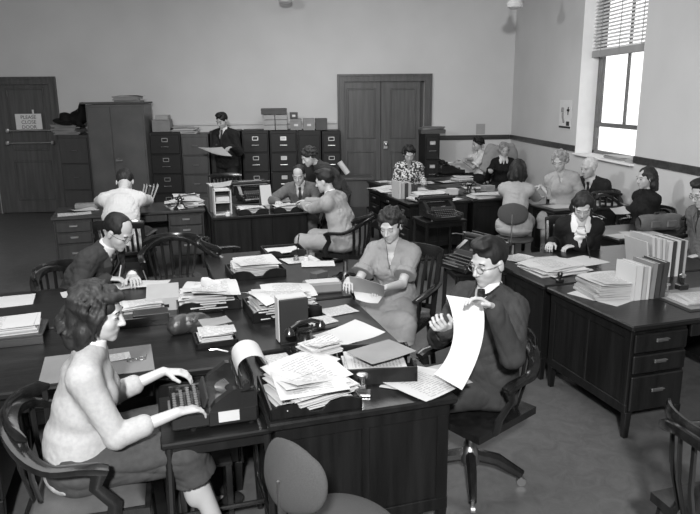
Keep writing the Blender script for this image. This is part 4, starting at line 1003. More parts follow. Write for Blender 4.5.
# ------------------------------------------------------------------ along the back wall
YC = 11.62                                   # fronts of the filing cabinets
def cabinet(px0, px1, pyt, label, m_='cabinet', n=4, Y=YC, group=None, plates=True, name='filing_cabinet', plain=False):
    x0, x1 = X(px0, pyt, Y), X(px1, pyt, Y); zt = Zz((px0+px1)/2, pyt, Y); W_ = x1-x0-.008; d = .62
    T = thing(name, label, 'cabinet', ((x0+x1)/2, Y+d/2, 0), 0, group)
    MB().box(0, .01, zt/2, W_, d-.02, zt, .006).build('cabinet_body', m_, T)
    hh = (zt-.11)/n
    for k in range(n if not plain else 1):
        if plain: MB().box(0, -d/2+.006, zt/2, W_-.05, .016, zt-.16, .004).build('cabinet_door', m_, T); break
        zc = .07+hh*(k+.5); dr = MB().box(0, -d/2+.004, zc, W_-.04, .022, hh-.018, .006).build('drawer', m_, T)
        if plates:
            f_ = MB(); zz = zc+hh*.22
            for bx in ((0, -d/2-.01, zz+.028, .10, .006, .008), (0, -d/2-.01, zz-.028, .10, .006, .008), (-.046, -d/2-.01, zz, .008, .006, .06), (.046, -d/2-.01, zz, .008, .006, .06)): f_.box(*bx)
            f_.build('label_frame', 'metal', dr)
            if plates == 2: MB().box(0, -d/2-.009, zz, .085, .003, .05).build('card', 'paper', dr)
            MB().tube([(-.06, -d/2-.03, zc-hh*.12), (.06, -d/2-.03, zc-hh*.12)], .007, 6).tube([(-.055, -d/2, zc-hh*.12), (-.055, -d/2-.03, zc-hh*.12)], .008, 6).tube([(.055, -d/2, zc-hh*.12), (.055, -d/2-.03, zc-hh*.12)], .008, 6).build('drawer_handle', 'metal', dr)
        else: MB().tube([(-.05, -d/2-.02, zc), (.05, -d/2-.02, zc)], .008, 6).box(0, -d/2-.01, zc, .09, .02, .012).build('drawer_handle', 'dullmetal', dr)
    return T, zt
cA, zA = cabinet(57, 88, 135, 'low brown drawer cabinet between the left door and the tall wardrobe', 'cabmid', 3, Y=11.5, plates=0)
c1, z1_ = cabinet(148, 180, 132, 'dark filing cabinet just right of the tall wardrobe, boxes on top')
c2, z2_ = cabinet(180, 208, 134, 'brown filing cabinet at the elbow of the standing man', 'cabmid', plates=0)
c3, z3_ = cabinet(209, 240, 131, 'filing cabinet directly behind the standing man in dark suit')
c4, z4_ = cabinet(241, 268.5, 130.5, 'dark filing cabinet under the stack of white boxes')
c5, z5_ = cabinet(269, 297, 130.5, 'dark filing cabinet with white drawer cards, under two small file boxes', plates=2)
c6, z6_ = cabinet(297.5, 321, 130.5, 'plain-fronted dark cabinet behind the leaning woman', plain=True, name='storage_cabinet')
c7, z7_ = cabinet(321.5, 341, 131, 'narrow dark filing cabinet beside the double door frame')
c8, z8_ = cabinet(425, 440.5, 134, 'tall narrow dark card cabinet right of the double door', n=3, Y=11.7, plates=2)
# wardrobe
Yw = 11.35; x0, x1 = X(84.5, 103, Yw), X(143, 103, Yw); zt = Zz(113, 103, Yw)
T = thing('wardrobe', 'tall worn grey steel wardrobe with two doors, books on top', 'cupboard', ((x0+x1)/2, Yw+.32, 0)); W_ = x1-x0
MB().box(0, 0, zt/2-.01, W_, .62, zt-.02, .006).build('cabinet_body', 'wardrobe', T); MB().box(-.03, 0, zt, W_+.10, .68, .03, .004).build('top_board', 'darkcard', T)
xs = X(113.5, 150, Yw)-(x0+x1)/2
MB().box((-W_/2+xs)/2+.01, -.315, zt/2, xs+W_/2-.03, .02, zt-.12, .004).build('cabinet_door', 'wardrobe', T)
d_ = MB().box((W_/2+xs)/2-.01, -.315, zt/2, W_/2-xs-.03, .02, zt-.12, .004).build('cabinet_door', 'wardrobe', T)
MB().tube([(xs+.05, -.32, 1.02), (xs+.05, -.37, 1.02)], .012, 8).box(xs+.09, -.372, 1.01, .10, .014, .025, .004).build('door_handle', 'metal', d_)
wt = zt+.016
stack((X(128, 101, 11.6), 11.6, 0), 'flat pile of ledgers lying on top of the tall wardrobe', .42, .32, .09, -PHI*57.3, wt, n=4, jit=.03, m='midcard', topm='darkcard', name='ledger_pile', cat='books', tops=1)
# hat, coat and papers on the low cabinet
zz = zA
stack((X(68, 135, 11.7), 11.75, 0), 'heap of old papers and folders on the low brown cabinet', .40, .45, .17, -12, zz, n=8, jit=.03, m='midcard', topm='manila', name='folder_pile')
T = thing('hat', 'dark felt hat lying on folders left of the wardrobe', 'hat', (X(64, 114, 11.55), 11.58, zz+.225)); T.rotation_euler = (R(12), R(10), 0)
MB().lathe([(.0, .12), (.05, .135), (.085, .12), (.095, .02), (.10, .012), (.19, -.012), (.195, -.004), (.11, .022), (.10, .025)], 24).build('felt_body', 'black_dress', T)
T = thing('coat', 'black coat heaped on the low cabinet against the wardrobe', 'coat', (X(77, 120, 11.6), 11.68, zz+.17))
g = Body(.012); g.ell((0, .02, .10), (.15, .16, .12), np.eye(3), .05); g.ell((.07, 0, .22), (.09, .11, .14), np.eye(3), .05); g.cone((-.08, -.1, .08), (.12, -.12, -.04), .05, .03, .04); V, Q = g.mesh(.022, .45, 3); put(V, Q, 'folded_cloth', 'black_dress', T, (0, 0, 0))
# boxes on the cabinets
def onb(px0, px1, pyt, zb, label, m_, d=.3, lid=True, plate=False, nm='cardboard_box', group=None, Y=11.7, lm=None):
    x0, x1 = X(px0, pyt+5, Y), X(px1, pyt+5, Y); zt = Zz((px0+px1)/2, pyt, Y)
    return carton(((x0+x1)/2, Y+d/2, 0), label, x1-x0-.006, d, max(.06, zt-zb), -PHI*57.2958, zb, m_, lid, nm, plate=plate, group=group, lm=lm), zt
onb(151.5, 170, 119.5, z1_, 'grey open carton of papers on the cabinet right of the wardrobe', 'midcard', lid=False)
onb(155, 168, 115, z1_+.19, 'thin flat box lying on the grey carton beside the wardrobe', 'lightcard', lid=False)
stack((X(184, 128, 11.75), 11.85, 0), 'ragged pile of papers on the brown filing cabinet', .40, .34, .09, -14, z2_, jit=.03, n=6)
bz4 = z4_
wA = (Zz(266, 114.5, 11.7)-bz4)/3
xa, xb, xc = X(263, 120, 11.7), X(275, 120, 11.7), X(287.5, 120, 11.7)
wl = ['bottom', 'middle', 'top']
for j in range(3):
    for i, (p, q) in enumerate(((xa, xb), (xb, xc))):
        carton(((p+q)/2, 11.86, 0), 'white card box, %s row, %s of the two columns on the filing cabinets' % (wl[j], ('left', 'right')[i]), q-p-.008, .32, wA-.004, -PHI*57.2958, bz4+j*wA, 'lightcard', lid=False, group='white boxes stacked on the filing cabinets')
carton(((xa+xc)/2-.02, 11.86, 0), 'wide dark flat box lying over the white card boxes', xc-xa+.02, .36, .10, -PHI*57.2958, bz4+3*wA, 'darkcard', lid=True)
onb(290, 302, 119, z5_, 'grey file box with white label under a smaller box', 'midcard', plate=True)
onb(289.5, 298, 112.5, Zz(296, 118.5, 11.7)+.002, 'small dark file box set on the grey file box', 'darkcard', plate=True)
onb(303, 315, 118.5, z6_, 'grey file box with white label, second from the double door', 'midcard', plate=True)
onb(315.5, 327.5, 118.5, z6_, 'black file box nearest the double door', 'darkcard')
# things on the tall narrow cabinet
carton((X(433, 130, 11.8), 11.9, 0), 'dark long box on the tall narrow cabinet by the double door', .44, .3, .07, -PHI*57.3, z8_, 'darkcard')
stack((X(433, 128, 11.8), 11.9, 0), 'thin pile of papers on top of the tall narrow cabinet', .40, .26, .03, -12, z8_+.072, n=3, jit=.02, m='midcard', topm='midcard')
# low table between the leaning woman and the double door, with a paper roll
T = thing('side_table', 'small plain table in front of the double door with a paper roll', 'table', (*at(360, 180, .75).xy, 0), 0)
T.location = (.92, 10.62, 0)
MB().box(0, 0, .735, .62, .5, .04, .006).build('tabletop', 'cabmid', T)
MB().box(0, .0, .50, .56, .44, .42, .004).build('side_panel', 'cabmid', T)
for sx in (-1, 1):
    for sy in (-1, 1): MB().box(sx*.26, sy*.20, .15, .045, .045, .30, .003).build('leg', 'cabmid', T)
T = thing('paper_roll', 'white paper roll leaning on the low table by the double door', 'paper roll', (.78, 10.6, .757))
MB().tube([(-.08, 0, .23), (.05, 0, .048)], .046, 16).build('rolled_sheet', 'paper', T)
MB().tube([(.045, 0, .055), (.053, 0, .044)], .02, 12).build('roll_core', 'midcard', T)
# ------------------------------------------------------------------ desks
desk(.81, 3.20, 1.56, .84, 90, 'front desk whose panelled end faces the viewer, wide paper pile on it')      # A : user on the right
desk(.83, 4.78, 1.52, .84, 90, 'desk behind the front one, at the left hand of the woman in short sleeves')   # A2
desk(-.40, 3.52, 1.58, .86, 0, 'desk with the grey blotter, before the typing woman')           # B'
desk(-.40, 4.42, 1.58, .88, 180, 'desk where the bald man in glasses writes')                     # B''
desk(3.34, 3.35, 1.56, .86, 0, 'right foreground desk with three drawers and leather-edged blotter', ped=(1, 1))
desk(3.34, 4.26, 1.56, .90, 180, 'desk of the woman with the white ruffled collar')
desk(-.21, 8.32, 1.70, .76, 0, 'walnut desk where the man in white shirt sits bent over', light=True)
desk(1.21, 7.72, 1.10, .80, 180, 'middle desk whose long plain panel faces the viewer, with the desk file')
desk(1.21, 8.54, 1.10, .80, 0, 'far middle desk with the open typewriter before the standing man')
desk(3.45, 8.22, 1.56, .84, -90, 'desk with the row of ledgers, left end of the rear cluster')
desk(4.31, 8.22, 1.56, .84, 90, 'rear cluster desk in front of the woman in the grey dress')
desk(4.05, 9.45, 1.5, .80, 180, 'rearmost desk, before the women in floral blouse and white shirt')
desk(4.92, 6.64, 1.10, .50, 180, 'small desk of the white-haired man and fair-haired woman')
desk(4.50, 5.18, .92, .60, 180, 'desk by the right wall carrying the leather case', ped=(1, 0))

# ------------------------------------------------------------------ people
PP = {}
def A3(u, v, z): return np.array(at(u, v, z))
# 1 the typing woman
PP['w1'] = person('person', 'woman in a cream sweater typing at the front left, wavy brown hair', (98, 313), 10, lean=10, hpitch=13, hyaw=-10, fem=True, seat=.485, s=1.02,
    hands=(A3(183, 372, .79), A3(197, 408, .765)), hdir=(None, None), curl=(.45, .5), knees=(24, -6), hipback=0, shin=.14,
    feet=(None, None), top=('sweater', .72, .020), bottom=('skirt', 'skirt'), hair='wave', hmat='hairbrown', vox=.0045, shirt=True, noise=.003, parts='sweater', bust=.8, loose=.020)
# 2 the writing man
PP['m2'] = person('person', 'balding man with glasses in a dark suit writing at left desk', (118, 232), -18, lean=33, hpitch=34, hyaw=-4, seat=.44, s=1.06,
    hands=(A3(135, 279, .775), A3(120, 279, .78)), hdir=(None, (.9, .1, -.1)), curl=(.6, .9), poles=(None, (-.5, -.6, -.6)), top=('suitmid', 1, .024), vneck=(.26, .26), shirt=True, tie=True, lapel=True, bottom=('trousers', 'suitmid'), hair='bald', hmat='hairblack', glasses=2, vox=.005, noise=.008)
# 8 woman reading
PP['w8'] = person('person', 'woman in pale short-sleeved jacket reading a sheaf of papers', (391, 225), -112, lean=8, hpitch=24, hyaw=-10, fem=True, seat=.46,
    hands=(A3(376, 291, .80), A3(348, 284, .83)), curl=(.7, .6), top=('paledress', .36, .022), vneck=(.17, .22), bottom=('skirt', 'paledress'), hair='curly', hmat='hairdark', vox=.0045, noise=.007)
# 9 man with the long sheet
PP['m9'] = person('person', 'dark-haired man in suit with pipe reading a long paper strip', (489, 262), -146, lean=-4, hpitch=15, hyaw=-4, seat=.46, s=1.0,
    hands=(A3(479, 300, 1.115), A3(440, 327, .97)), hpalm=((-.5, -.3, -.4), (.4, .6, -.2)), hdir=((-.8, .1, .5), (-.5, -.6, .35)), curl=(.55, 1.1), poles=((.15, -.35, -1), (-.5, .4, -1)),
    top=('suitmid', 1, .024), vneck=(.24, .26), shirt=True, tie=True, lapel=True, bottom=('trousers', 'suitmid'), hair='man', hmat='hairblack', glasses=1, vox=.0045, noise=.008, knees=(-26, 34))
# 17 woman writing at the right
PP['w17'] = person('person', 'woman in black jacket with white ruffled collar writing', (583, 206), -106, lean=20, hpitch=36, hyaw=-8, fem=True, seat=.46,
    hands=(A3(566, 247, .76), A3(549, 246, .77)), curl=(.6, .9), top=('black_dress', 1, .024), vneck=(.2, .34), bottom=('skirt', 'black_dress'), hair='bob', hmat='hairdark', vox=.0055, shirt=True, collar=('big', 'whitecloth'))
# 16
PP['w16'] = person('person', 'long-haired woman in black by the right wall, pad in hand', (646, 178), 186, lean=2, hpitch=10, hyaw=0, fem=True, seat=.46,
    hands=(A3(622, 209, .80), A3(630, 212, .78)), curl=(.5, .5), top=('black_dress', 1, .024), bottom=('skirt', 'black_dress'), hair='long', hmat='hairbrown', vox=.006)
# 13
PP['w13'] = person('person', 'woman in grey dress seen from behind on a typist chair', (518, 170), 66, lean=14, hpitch=22, fem=True, seat=.50, s=1.02, loose=.004,
    hands=(A3(510, 192, .76), A3(546, 200, .76)), hdir=((.2, .95, 0), (.6, .8, 0)), curl=(.5, .5), top=('greydress', .66, .022), bottom=('skirt', 'greydress'), hair='long', hmat='hairblack', vox=.006,
    feet=(A3(520, 243, .0)+np.array([0, 0, .1]), A3(533, 242, .0)+np.array([0, 0, .1])))
# 14
PP['w14'] = person('person', 'fair-haired woman in light blouse leaning over papers left of the white-haired man', (560, 161), -118, lean=6, hpitch=24, hyaw=-14, fem=True, seat=.52, side=-7,
    hands=(A3(568, 192, .84), A3(534, 187, .90)), hdir=((-.8, -.6, -.1), (-1, -.2, -.1)), curl=(.4, .4), s=1.05, top=('greydress', .40, .022), vneck=(.13, .25), bottom=('skirt', 'greydress'), hair='curly', hmat='hairfair', vox=.006)
# 15
PP['m15'] = person('person', 'white-haired man in a dark suit facing left at the small desk', (589, 168), 222, lean=24, hpitch=12, hyaw=-18, seat=.43,
    hands=(A3(585, 196, .80), A3(574, 194, .80)), curl=(.5, .5), s=1.04, top=('suitdark', 1, .024), vneck=(.24, .26), shirt=True, tie=True, lapel=True, bottom=('trousers', 'suitdark'), hair='white', hmat='hairwhite', vox=.006)
# 18
PP['m18'] = person('person', 'man with glasses in grey suit cut off by the right edge', (703, 193), 188, lean=12, hpitch=24, seat=.46,
    hands=(None, None), curl=(.5, .5), top=('suitgrey', 1, .026), vneck=(.24, .24), shirt=True, tie=True, lapel=True, bottom=('trousers', 'suitgrey'), hair='man', hmat='hairdark', glasses=2, vox=.006)
# 10
PP['w10'] = person('person', 'woman in floral blouse at the rear desk, head bent', (409, 154), -100, lean=20, hpitch=28, hyaw=6, fem=True, seat=.47, s=1.07,
    hands=(A3(424, 182, .76), A3(396, 183, .76)), curl=(.5, .6), top=('floral', .95, .026), vneck=(.10, .3), bottom=('skirt', 'suitdark'), hair='curly', hmat='hairblack', vox=.006)
# 11
PP['w11'] = person('person', 'woman in white short-sleeved shirt typing, facing left', (478, 144), 188, lean=8, hpitch=14, fem=True, seat=.48,
    hands=(A3(457, 160, .90), A3(453, 163, .90)), curl=(.4, .4), top=('whitecloth', .40, .026), vneck=(.12, .25), bottom=('skirt', 'suitdark'), hair='updo', hmat='hairblack', vox=.006)
# 12
PP['w12'] = person('person', 'fair woman in black dress with white collar in the far corner', (504, 150), -98, lean=10, hpitch=14, hyaw=6, fem=True, seat=.42,
    hands=(A3(520, 170, .80), A3(490, 170, .80)), curl=(.5, .5), top=('black_dress', 1, .024), vneck=(.09, .5), bottom=('skirt', 'black_dress'), hair='curly', hmat='hairfair', collar=('white', 'whitecloth'), shirt=True, vox=.0065)
# 5
PP['m5'] = person('person', 'balding man in grey suit facing the viewer at the middle desk', (299, 175), -100, lean=26, hpitch=24, hyaw=-4, seat=.40,
    hands=(A3(312, 205, .80), A3(278, 203, .78)), curl=(.6, .5), poles=((1, .2, -.6), (-1, .2, -.5)), top=('suitgrey', 1, .026), vneck=(.25, .27), shirt=True, tie=True, lapel=True, bottom=('trousers', 'suitgrey'), hair='bald', hmat='hairdark', vox=.006)
# 7
PP['m7'] = person('person', 'man in light grey suit seen from behind, reaching across the desk', (325, 181), 152, lean=20, hpitch=16, hyaw=6, seat=.46,
    hands=(A3(289, 206, .80), A3(276, 203, .80)), curl=(.4, .4), poles=((-.2, -.6, -.8), None), top=('suitlight', 1, .026), vneck=(.24, .24), shirt=True, lapel=True, bottom=('trousers', 'suitlight'), hair='man', hmat='hairblack', vox=.0055, noise=.008)
# 3
PP['m3'] = person('person', 'man in white shirt bent over his desk with his back turned', (125, 182), 92, lean=36, hpitch=56, hyaw=4, seat=.48, s=1.12,
    hands=(A3(98, 201, .75)+np.array([.0, .35, .0]), A3(146, 200, .75)+np.array([0, .2, .0])), poles=((-1, 0, -.5), (1, 0, -.5)), top=('shirtwhite', 1, .024), bottom=('trousers', 'suitmid'), hair='man', hmat='hairdark', vox=.006, noise=.008)
# 4 standing
q = atY(222, 119, 10.95)
PP['m4'] = person('person', 'standing man in dark suit reading papers before the filing cabinets', (q.x, q.y, 0), -118, lean=5, hpitch=26, hyaw=-6, stand=True, s=1.04,
    hands=(np.array(atY(228, 148, 10.6)), np.array(atY(216, 151, 10.5))), curl=(.6, .6), top=('suitdark', 1, .028), vneck=(.28, .26), shirt=True, tie=True, lapel=True, bottom=('trousers', 'suitdark'), hair='man', hmat='hairblack', vox=.0065)
# 6 leaning
q = atY(309, 157, 7.95)
PP['w6'] = person('person', 'woman in dark dress bending over the two men at middle desk', (q.x, q.y, 0), 205, lean=42, hpitch=30, hyaw=-6, stand=True, fem=True, s=.98,
    hands=(A3(318, 203, .78), A3(322, 196, .82)), curl=(.5, .5), top=('suitmid', .9, .024), bottom=('skirt', 'suitmid'), hair='curly', hmat='hairbrown', vox=.006)
for k, q in PP.items(): print('PERSON', k, 'seat uw', [round(t, 2) for t in toUW(q['P'])], 'xy', np.round(q['P'], 2), 'head', np.round(q['Hc'], 2))

# ------------------------------------------------------------------ chairs
def under(k, fn, label, back=.0, drz=0, **kw):
    q = PP[k]; yaw = math.atan2(q['F'][1], q['F'][0]); p = q['P']-q['F']*back*-1
    return fn(label, (p[0], p[1]), yaw-pi/2+R(drz), **kw)
under('w1', bow_chair, 'round-backed wooden armchair with velvet cushion under the typing woman', .03, cushion='cushion', hi=.80)
under('m2', bow_chair, 'wooden armchair of the writing bald man, at the left', .02)
under('w8', slat_chair, 'slat-backed armchair of the woman in the short-sleeved jacket', .02, drz=-14)
under('m9', bow_chair, 'swivel armchair under the man with the long paper strip', .08, swivel=True, hi=.80)
under('w17', slat_chair, 'chair under the woman with ruffled collar', .02)
under('w16', bow_chair, 'dark armchair of the long-haired woman by the wall', .02)
under('w13', steno_chair, 'typist chair with padded back under the woman in grey dress', .03)
under('w14', slat_chair, 'chair under the fair-haired woman in light blouse', .0, arms=False)
under('m15', bow_chair, 'armchair of the white-haired man', .0)
under('m18', bow_chair, 'armchair of the man at the right edge', .0)
under('w10', slat_chair, 'chair under the woman in floral blouse', .0)
under('w11', slat_chair, 'chair under the woman in white shirt', .0, arms=False)
q = PP['w12']; o_ = q['P']-q['F']*.20
T_ = thing('draped_coat', 'light grey coat draped over the chair behind the fair woman in the corner', 'coat', (o_[0], o_[1], .62))
g = Body(.012); g.ec((-.20, .0, .30), (.20, .0, .30), (0, 1, 0), .07, .20, .07, .20, .05, 1.2); g.ec((-.24, -.02, .12), (-.12, .0, .50), (0, 1, 0), .05, .10, .05, .09, .05); g.ec((.26, -.02, .12), (.13, .0, .50), (0, 1, 0), .05, .10, .05, .09, .05); V, Q = g.mesh(.022, .45, 12, True); put(V, Q, 'coat_cloth', 'suitlight', T_, (0, 0, 0))
T_ = under('w12', bow_chair, 'upholstered-looking armchair of the fair woman in the corner', .0)
T_['label'] = 'broad armchair behind the fair woman in the far corner'
under('m5', bow_chair, 'armchair of the balding man at the middle desk', .0)
under('m7', bow_chair, 'dark swivel armchair of the man in light grey suit', .0, swivel=True)
T_ = under('m3', slat_chair, 'slat-backed chair of the man in white shirt', .0, hi=.84); T_.location.x += .06
p = at(176, 262, .62); bow_chair('empty round-backed armchair standing behind the desk with the letter trays', (p.x, p.y), R(180+18), hi=.78)
p = at(232, 250, .74); bow_chair('empty armchair with shiny arm facing the middle desk', (p.x+.02, p.y+.12), R(-72), hi=.78)
p = at(341, 524, .45); steno_chair('empty typist chair with grey cloth seat in the foreground', (p.x, p.y), R(-52), z=.45)
p = at(750, 480, .60); bow_chair('wooden armchair cut off by the lower right edge', (p.x, p.y), R(-80), hi=.82)
bow_chair('empty armchair against the wall below the window', (3.62, 7.15), R(200), hi=.86)
bow_chair('empty armchair behind the long-haired woman by the right wall', (3.66, 5.55), R(140), hi=.86)
slat_chair('empty dark chair behind the far middle desk', (-.98, 9.62), R(192), arms=False, hi=.9)
# ------------------------------------------------------------------ foreground typing table and typewriter
c = UW(.20, 2.73)
typing_stand('small dark typing table carrying the foreground typewriter', (c.x, c.y), PHI, z=.66, w=.46, d=.46)
tw = typewriter('black foreground typewriter with a curled sheet, under the woman\'s hands', UW(.225, 2.73).xy, PHI-pi/2, .66)
tw.scale = (.92, .86, .92)
q = tw
MB().box(.182, .03, .06, .004, .10, .05).build('pasted_label', 'paper', tw)
# ---------------- front desk (A)
t1 = letter_tray((312, 384), 'wide letter tray at the near edge of the front desk under the paper pile', -1, .39, .36, .065)
t1.location = UW(.60, 2.62, DZ)
tray_load(t1, 'big ragged pile of papers in the near letter tray', .085, .028, .30, .30, dx=.0, rz=12, tops=3)
s_ = sheet((298, 371), 'folded newspaper-like sheet fanned on top of the big ragged pile', 30, DZ+.105, .30, .21, 'print', .008); s_.location = UW(.60, 2.74, DZ+.108)
b_ = stack((325, 352), 'bundle of card slips at the back of the near letter tray', .16, .12, .05, 20, DZ+.10, n=7, jit=.02); b_.location = UW(.72, 2.86, DZ+.104)
stapler((352, 388), 'chrome stapling machine with plunger standing beside the paper pile', 70).scale = (1.3, 1.3, 1.3)
t2 = letter_tray((374, 362), 'dark letter tray with wavy front on the right side of the front desk', 78, .32, .36, .10); 
tray_load(t2, 'papers filling the wavy-fronted tray', .05, .008, .24, .28, tops=1)
sheet((381, 352), 'grey folder lying across the wavy-fronted tray', 20, DZ+.102, .27, .20, 'midcard', .006, 'paper_folder', 'folder')
sheet((349, 335), 'large blank white sheet sloping over the wavy-fronted tray', 24, DZ+.06, .30, .24, 'paper', .02)
sheet((425, 384), 'top typed sheet of the loose papers at the right front corner', 25, DZ+.008, .28, .26, 'print', .008)
sheet((418, 380), 'lower sheet of the loose papers at the right front corner', 50, DZ+.0022, .28, .28, 'paper', .008)
sheet((440, 377), 'manila sheet under the long strip on the front desk corner', 8, DZ+.0003, .20, .24, 'manila')
telephone((284, 322), 'black desk telephone with curling cord before the standing file', 20).location = UW(.72, 3.16, DZ)
T = thing('desk_file', 'tall black standing file with pale edges on the front desk', 'file box', (*loc_of((288, 334), DZ).xy, DZ), rzd(4))
T.location = UW(.69, 3.34, DZ)
MB().box(0, -.04, .122, .158, .02, .244, .004).box(0, .045, .1, .158, .012, .20, .003).box(0, 0, .006, .158, .10, .012).build('file_body', 'blackmatte', T); MB().box(-.002, .004, .128, .162, .066, .242).build('file_papers', 'paper2', T)
T = letter_tray((270, 352), 'shallow open tray with a note sheet beside the telephone', 5, .20, .20, .045, hump=False)
sheet((265, 350), 'note sheet lying in the shallow tray beside the telephone', 5, DZ+.013, .13, .14)
T.location = UW(.56, 3.05, DZ); SCN = bpy.data.objects[-1] if False else None
for o in COL.objects:
    if o.get('label') == 'note sheet lying in the shallow tray beside the telephone': o.location = UW(.55, 3.05, DZ+.0135)
sheet((338, 311), 'typed sheet lying to the right of the standing file', 14, DZ+.001, .21, .16)
k = carton((320, 324), 'thin black box with a typed sheet on it, right of the standing file', .17, .14, .02, 14, m='darkcard', lid=False)
sheet((320, 321), 'white typed sheet on the thin black box', 14, DZ+.0215, .17, .14)
# ---------------- second desk (A2)
t3 = letter_tray((275, 296), 'letter tray heaped with folded papers behind the standing file', 2, .42, .34, .075); t3.location = UW(.73, 3.84, DZ)
tray_load(t3, 'heap of folded papers behind the standing file', .10, .03, .32, .30, rz=4, tops=3)
t4 = letter_tray((252, 268), 'far letter tray with two humped front boards and bundled papers', 2, .40, .32, .07); t4.location = UW(.72, 4.78, DZ)
tray_load(t4, 'bundled papers in the far humped letter tray', .075, .015, .32, .28, tops=3)
T = thing('document_box', 'long grey cloth-covered box before the woman reading papers', 'box', (*loc_of((335, 291), DZ, .03).xy, DZ), rzd(-4))
MB().box(0, 0, .036, .26, .12, .072, .012).build('box_body', 'greybook', T); MB().box(.0, .0, .074, .22, .09, .004, .001).build('top_sheet', 'paper2', T)
T.location = UW(1.08, 4.18, DZ)
sheet((300, 260), 'loose papers beside the ink bottles on the second desk', 10, DZ+.001, .28, .2, 'print')
sheet((318, 264), 'pale sheet hanging over the far papers of the second desk', -12, DZ+.003, .26, .18, 'paper')
t5 = letter_tray((290, 250), 'open wooden tray at the far end of second desk with pen', 0, .34, .28, .06, hump=True); t5.location = UW(1.05, 5.36, DZ)
sheet((290, 246), 'white sheet lying in the far open wooden tray', 4, DZ+.05, .27, .22, 'paper').location = UW(1.05, 5.36, DZ+.030)
T = thing('dip_pen', 'dark pen standing in the far ink bottle', 'pen', UW(1.1, 5.08, DZ+.043)); MB().tube([(0, 0, 0), (.03, .02, .17)], .005, 6).build('pen_shaft', 'black', T)
inkwell((0, 0), 'dark ink bottle with the pen in it', m='dullmetal').location = UW(1.10, 5.08, DZ)
inkwell((0, 0), 'glass ink bottle beside the pen bottle', m='white').location = UW(1.18, 5.06, DZ)
carton((310, 285), 'small metal punch box left of the reading woman', .12, .07, .05, 30, m='darkcard').location = UW(1.14, 4.5, DZ)
# ---------------- left desks (B', B'')
sheet((118, 356), 'large grey blotter with cut corners before the typing woman', 2, DZ+.0003, .52, .36, 'blotter', .001, 'desk_blotter', 'blotter', th=.003).location = UW(-.30, 3.32, DZ)
sheet((130, 345), 'typed sheet lying on the grey blotter', 6, DZ+.005, .22, .10, 'print', .003).location = UW(-.26, 3.36, DZ+.0045)
T = thing('eyeglasses', 'folded eyeglasses lying on the grey blotter', 'glasses', UW(-.12, 3.30, DZ+.006), PHI)
for sg in (1, -1): MB().tube([(.026*sg+.02*cos(t), .018*sin(t), .003) for t in [2*pi*q/14 for q in range(15)]], .0017, 6).build('rim', 'metal', T)
MB().tube([(-.006, 0, .003), (.006, 0, .003)], .0017, 6).build('bridge', 'metal', T)
for sg in (1, -1): MB().tube([(.046*sg, 0, .003), (.04*sg+.01, .065, .003)], .0015, 6).build('temple', 'metal', T)
T = thing('desk_shelf', 'low wooden shelf board with papers along the left desk', 'shelf', UW(-.87, 3.90, DZ), PHI)
T.location = UW(-.90, 3.84, DZ)
MB().box(0, 0, .05, .60, .26, .015, .003).build('shelf_board', 'lightdesk', T); MB().box(0, -.122, .021, .60, .014, .042, .002).build('front_board', 'lightdesk', T); MB().box(0, .122, .021, .60, .014, .042, .002).build('back_board', 'lightdesk', T)
stack((0, 0, 0), 'wide ledger-like paper stack on the low wooden shelf', .50, .25, .035, 3, DZ+.0578, n=5, jit=.008).location = UW(-.88, 3.85, DZ+.0578)
sheet((28, 293), 'white sheet at the far left edge of the writing man\'s desk', 4, DZ+.0005, .32, .26, 'paper', .004).location = UW(-.93, 4.62, DZ)
def S(u, w, *a, **k):
    o = stack((0, 0, 0), *a, **k); o.location = UW(u, w, k.get('z', DZ)); return o
def SH_(u, w, *a, **k):
    o = sheet((u, w, 0), *a, **k); o.location = UW(u, w, o.location.z); return o
sheet((90, 292), 'long curved sheet under the writing man\'s forearm', 12, DZ+.0005, .36, .16, 'paper', .02)
sheet((118, 287), 'form the bald man is writing on', 10, DZ+.0045, .26, .16, 'print', .003)
sheet((150, 284), 'white folded sheet to the right of the writing hand', -14, DZ+.009, .26, .16, 'paper', .01)
stack((100, 297), 'low pile of forms behind the typing woman\'s head', .28, .20, .05, 4, n=5, jit=.02)
stack((140, 303), 'pile of folders beside the open card box', .24, .18, .06, 8, n=5, jit=.02, m='manila')
T = thing('card_box', 'pale card index box with sloping lid on the left desks', 'box', (*loc_of((163, 296), DZ, .06).xy, DZ), rzd(-2)); 
MB().prism([(-.12, 0), (.12, 0), (.12, .11), (-.12, .08)], lambda a, b_, t: (t, a, b_), -.10, .10).build('box_body', 'lightcard', T); MB().box(0, -.122, .03, .07, .006, .02).build('label_slot', 'black', T)
carton((151, 317), 'low black metal box behind the purse', .20, .12, .07, 2, m='black')
carton((122, 322), 'long black file drawer behind the blotter', .30, .10, .06, 4, m='black', lid=False)
stack((131, 318), 'rolled white papers resting by the long black file drawer', .16, .05, .03, 4, n=4, jit=.01).location.z = DZ
T = thing('purse', 'dark crumpled leather purse left of the small slip tray', 'purse', (*loc_of((190, 324), DZ, .05).xy, DZ), rzd(10))
g = Body(.006); g.ec((-.06, 0, .045), (.06, 0, .045), (0, 1, 0), .035, .045, .035, .045, .03, 2); g.ec((-.05, 0, .085), (.05, 0, .085), (0, 1, 0), .015, .02, .015, .02, .02, 2); V, Q = g.mesh(.012, .9, 5, True); put(V, Q, 'purse_body', 'leather', T, (0, 0, 0)); MB().lathe([(.01, 0), (.01, .01)], 10, (0, -.04, .075)).build('clasp', 'metal', T)
t6 = letter_tray((215, 338), 'small low tray of paper slips in front of the purse', 2, .22, .20, .045, hump=False)
tray_load(t6, 'white paper slips stacked in the small low tray', .055, .012, .17, .15, tops=2)
sheet((215, 322), 'grey torn folder lying over the paper slips', 8, DZ+.075, .16, .13, 'midcard', .01, 'paper_folder', 'folder')
t7 = letter_tray((207, 300), 'letter tray with crumpled papers at the back of left desks', 2, .38, .30, .075)
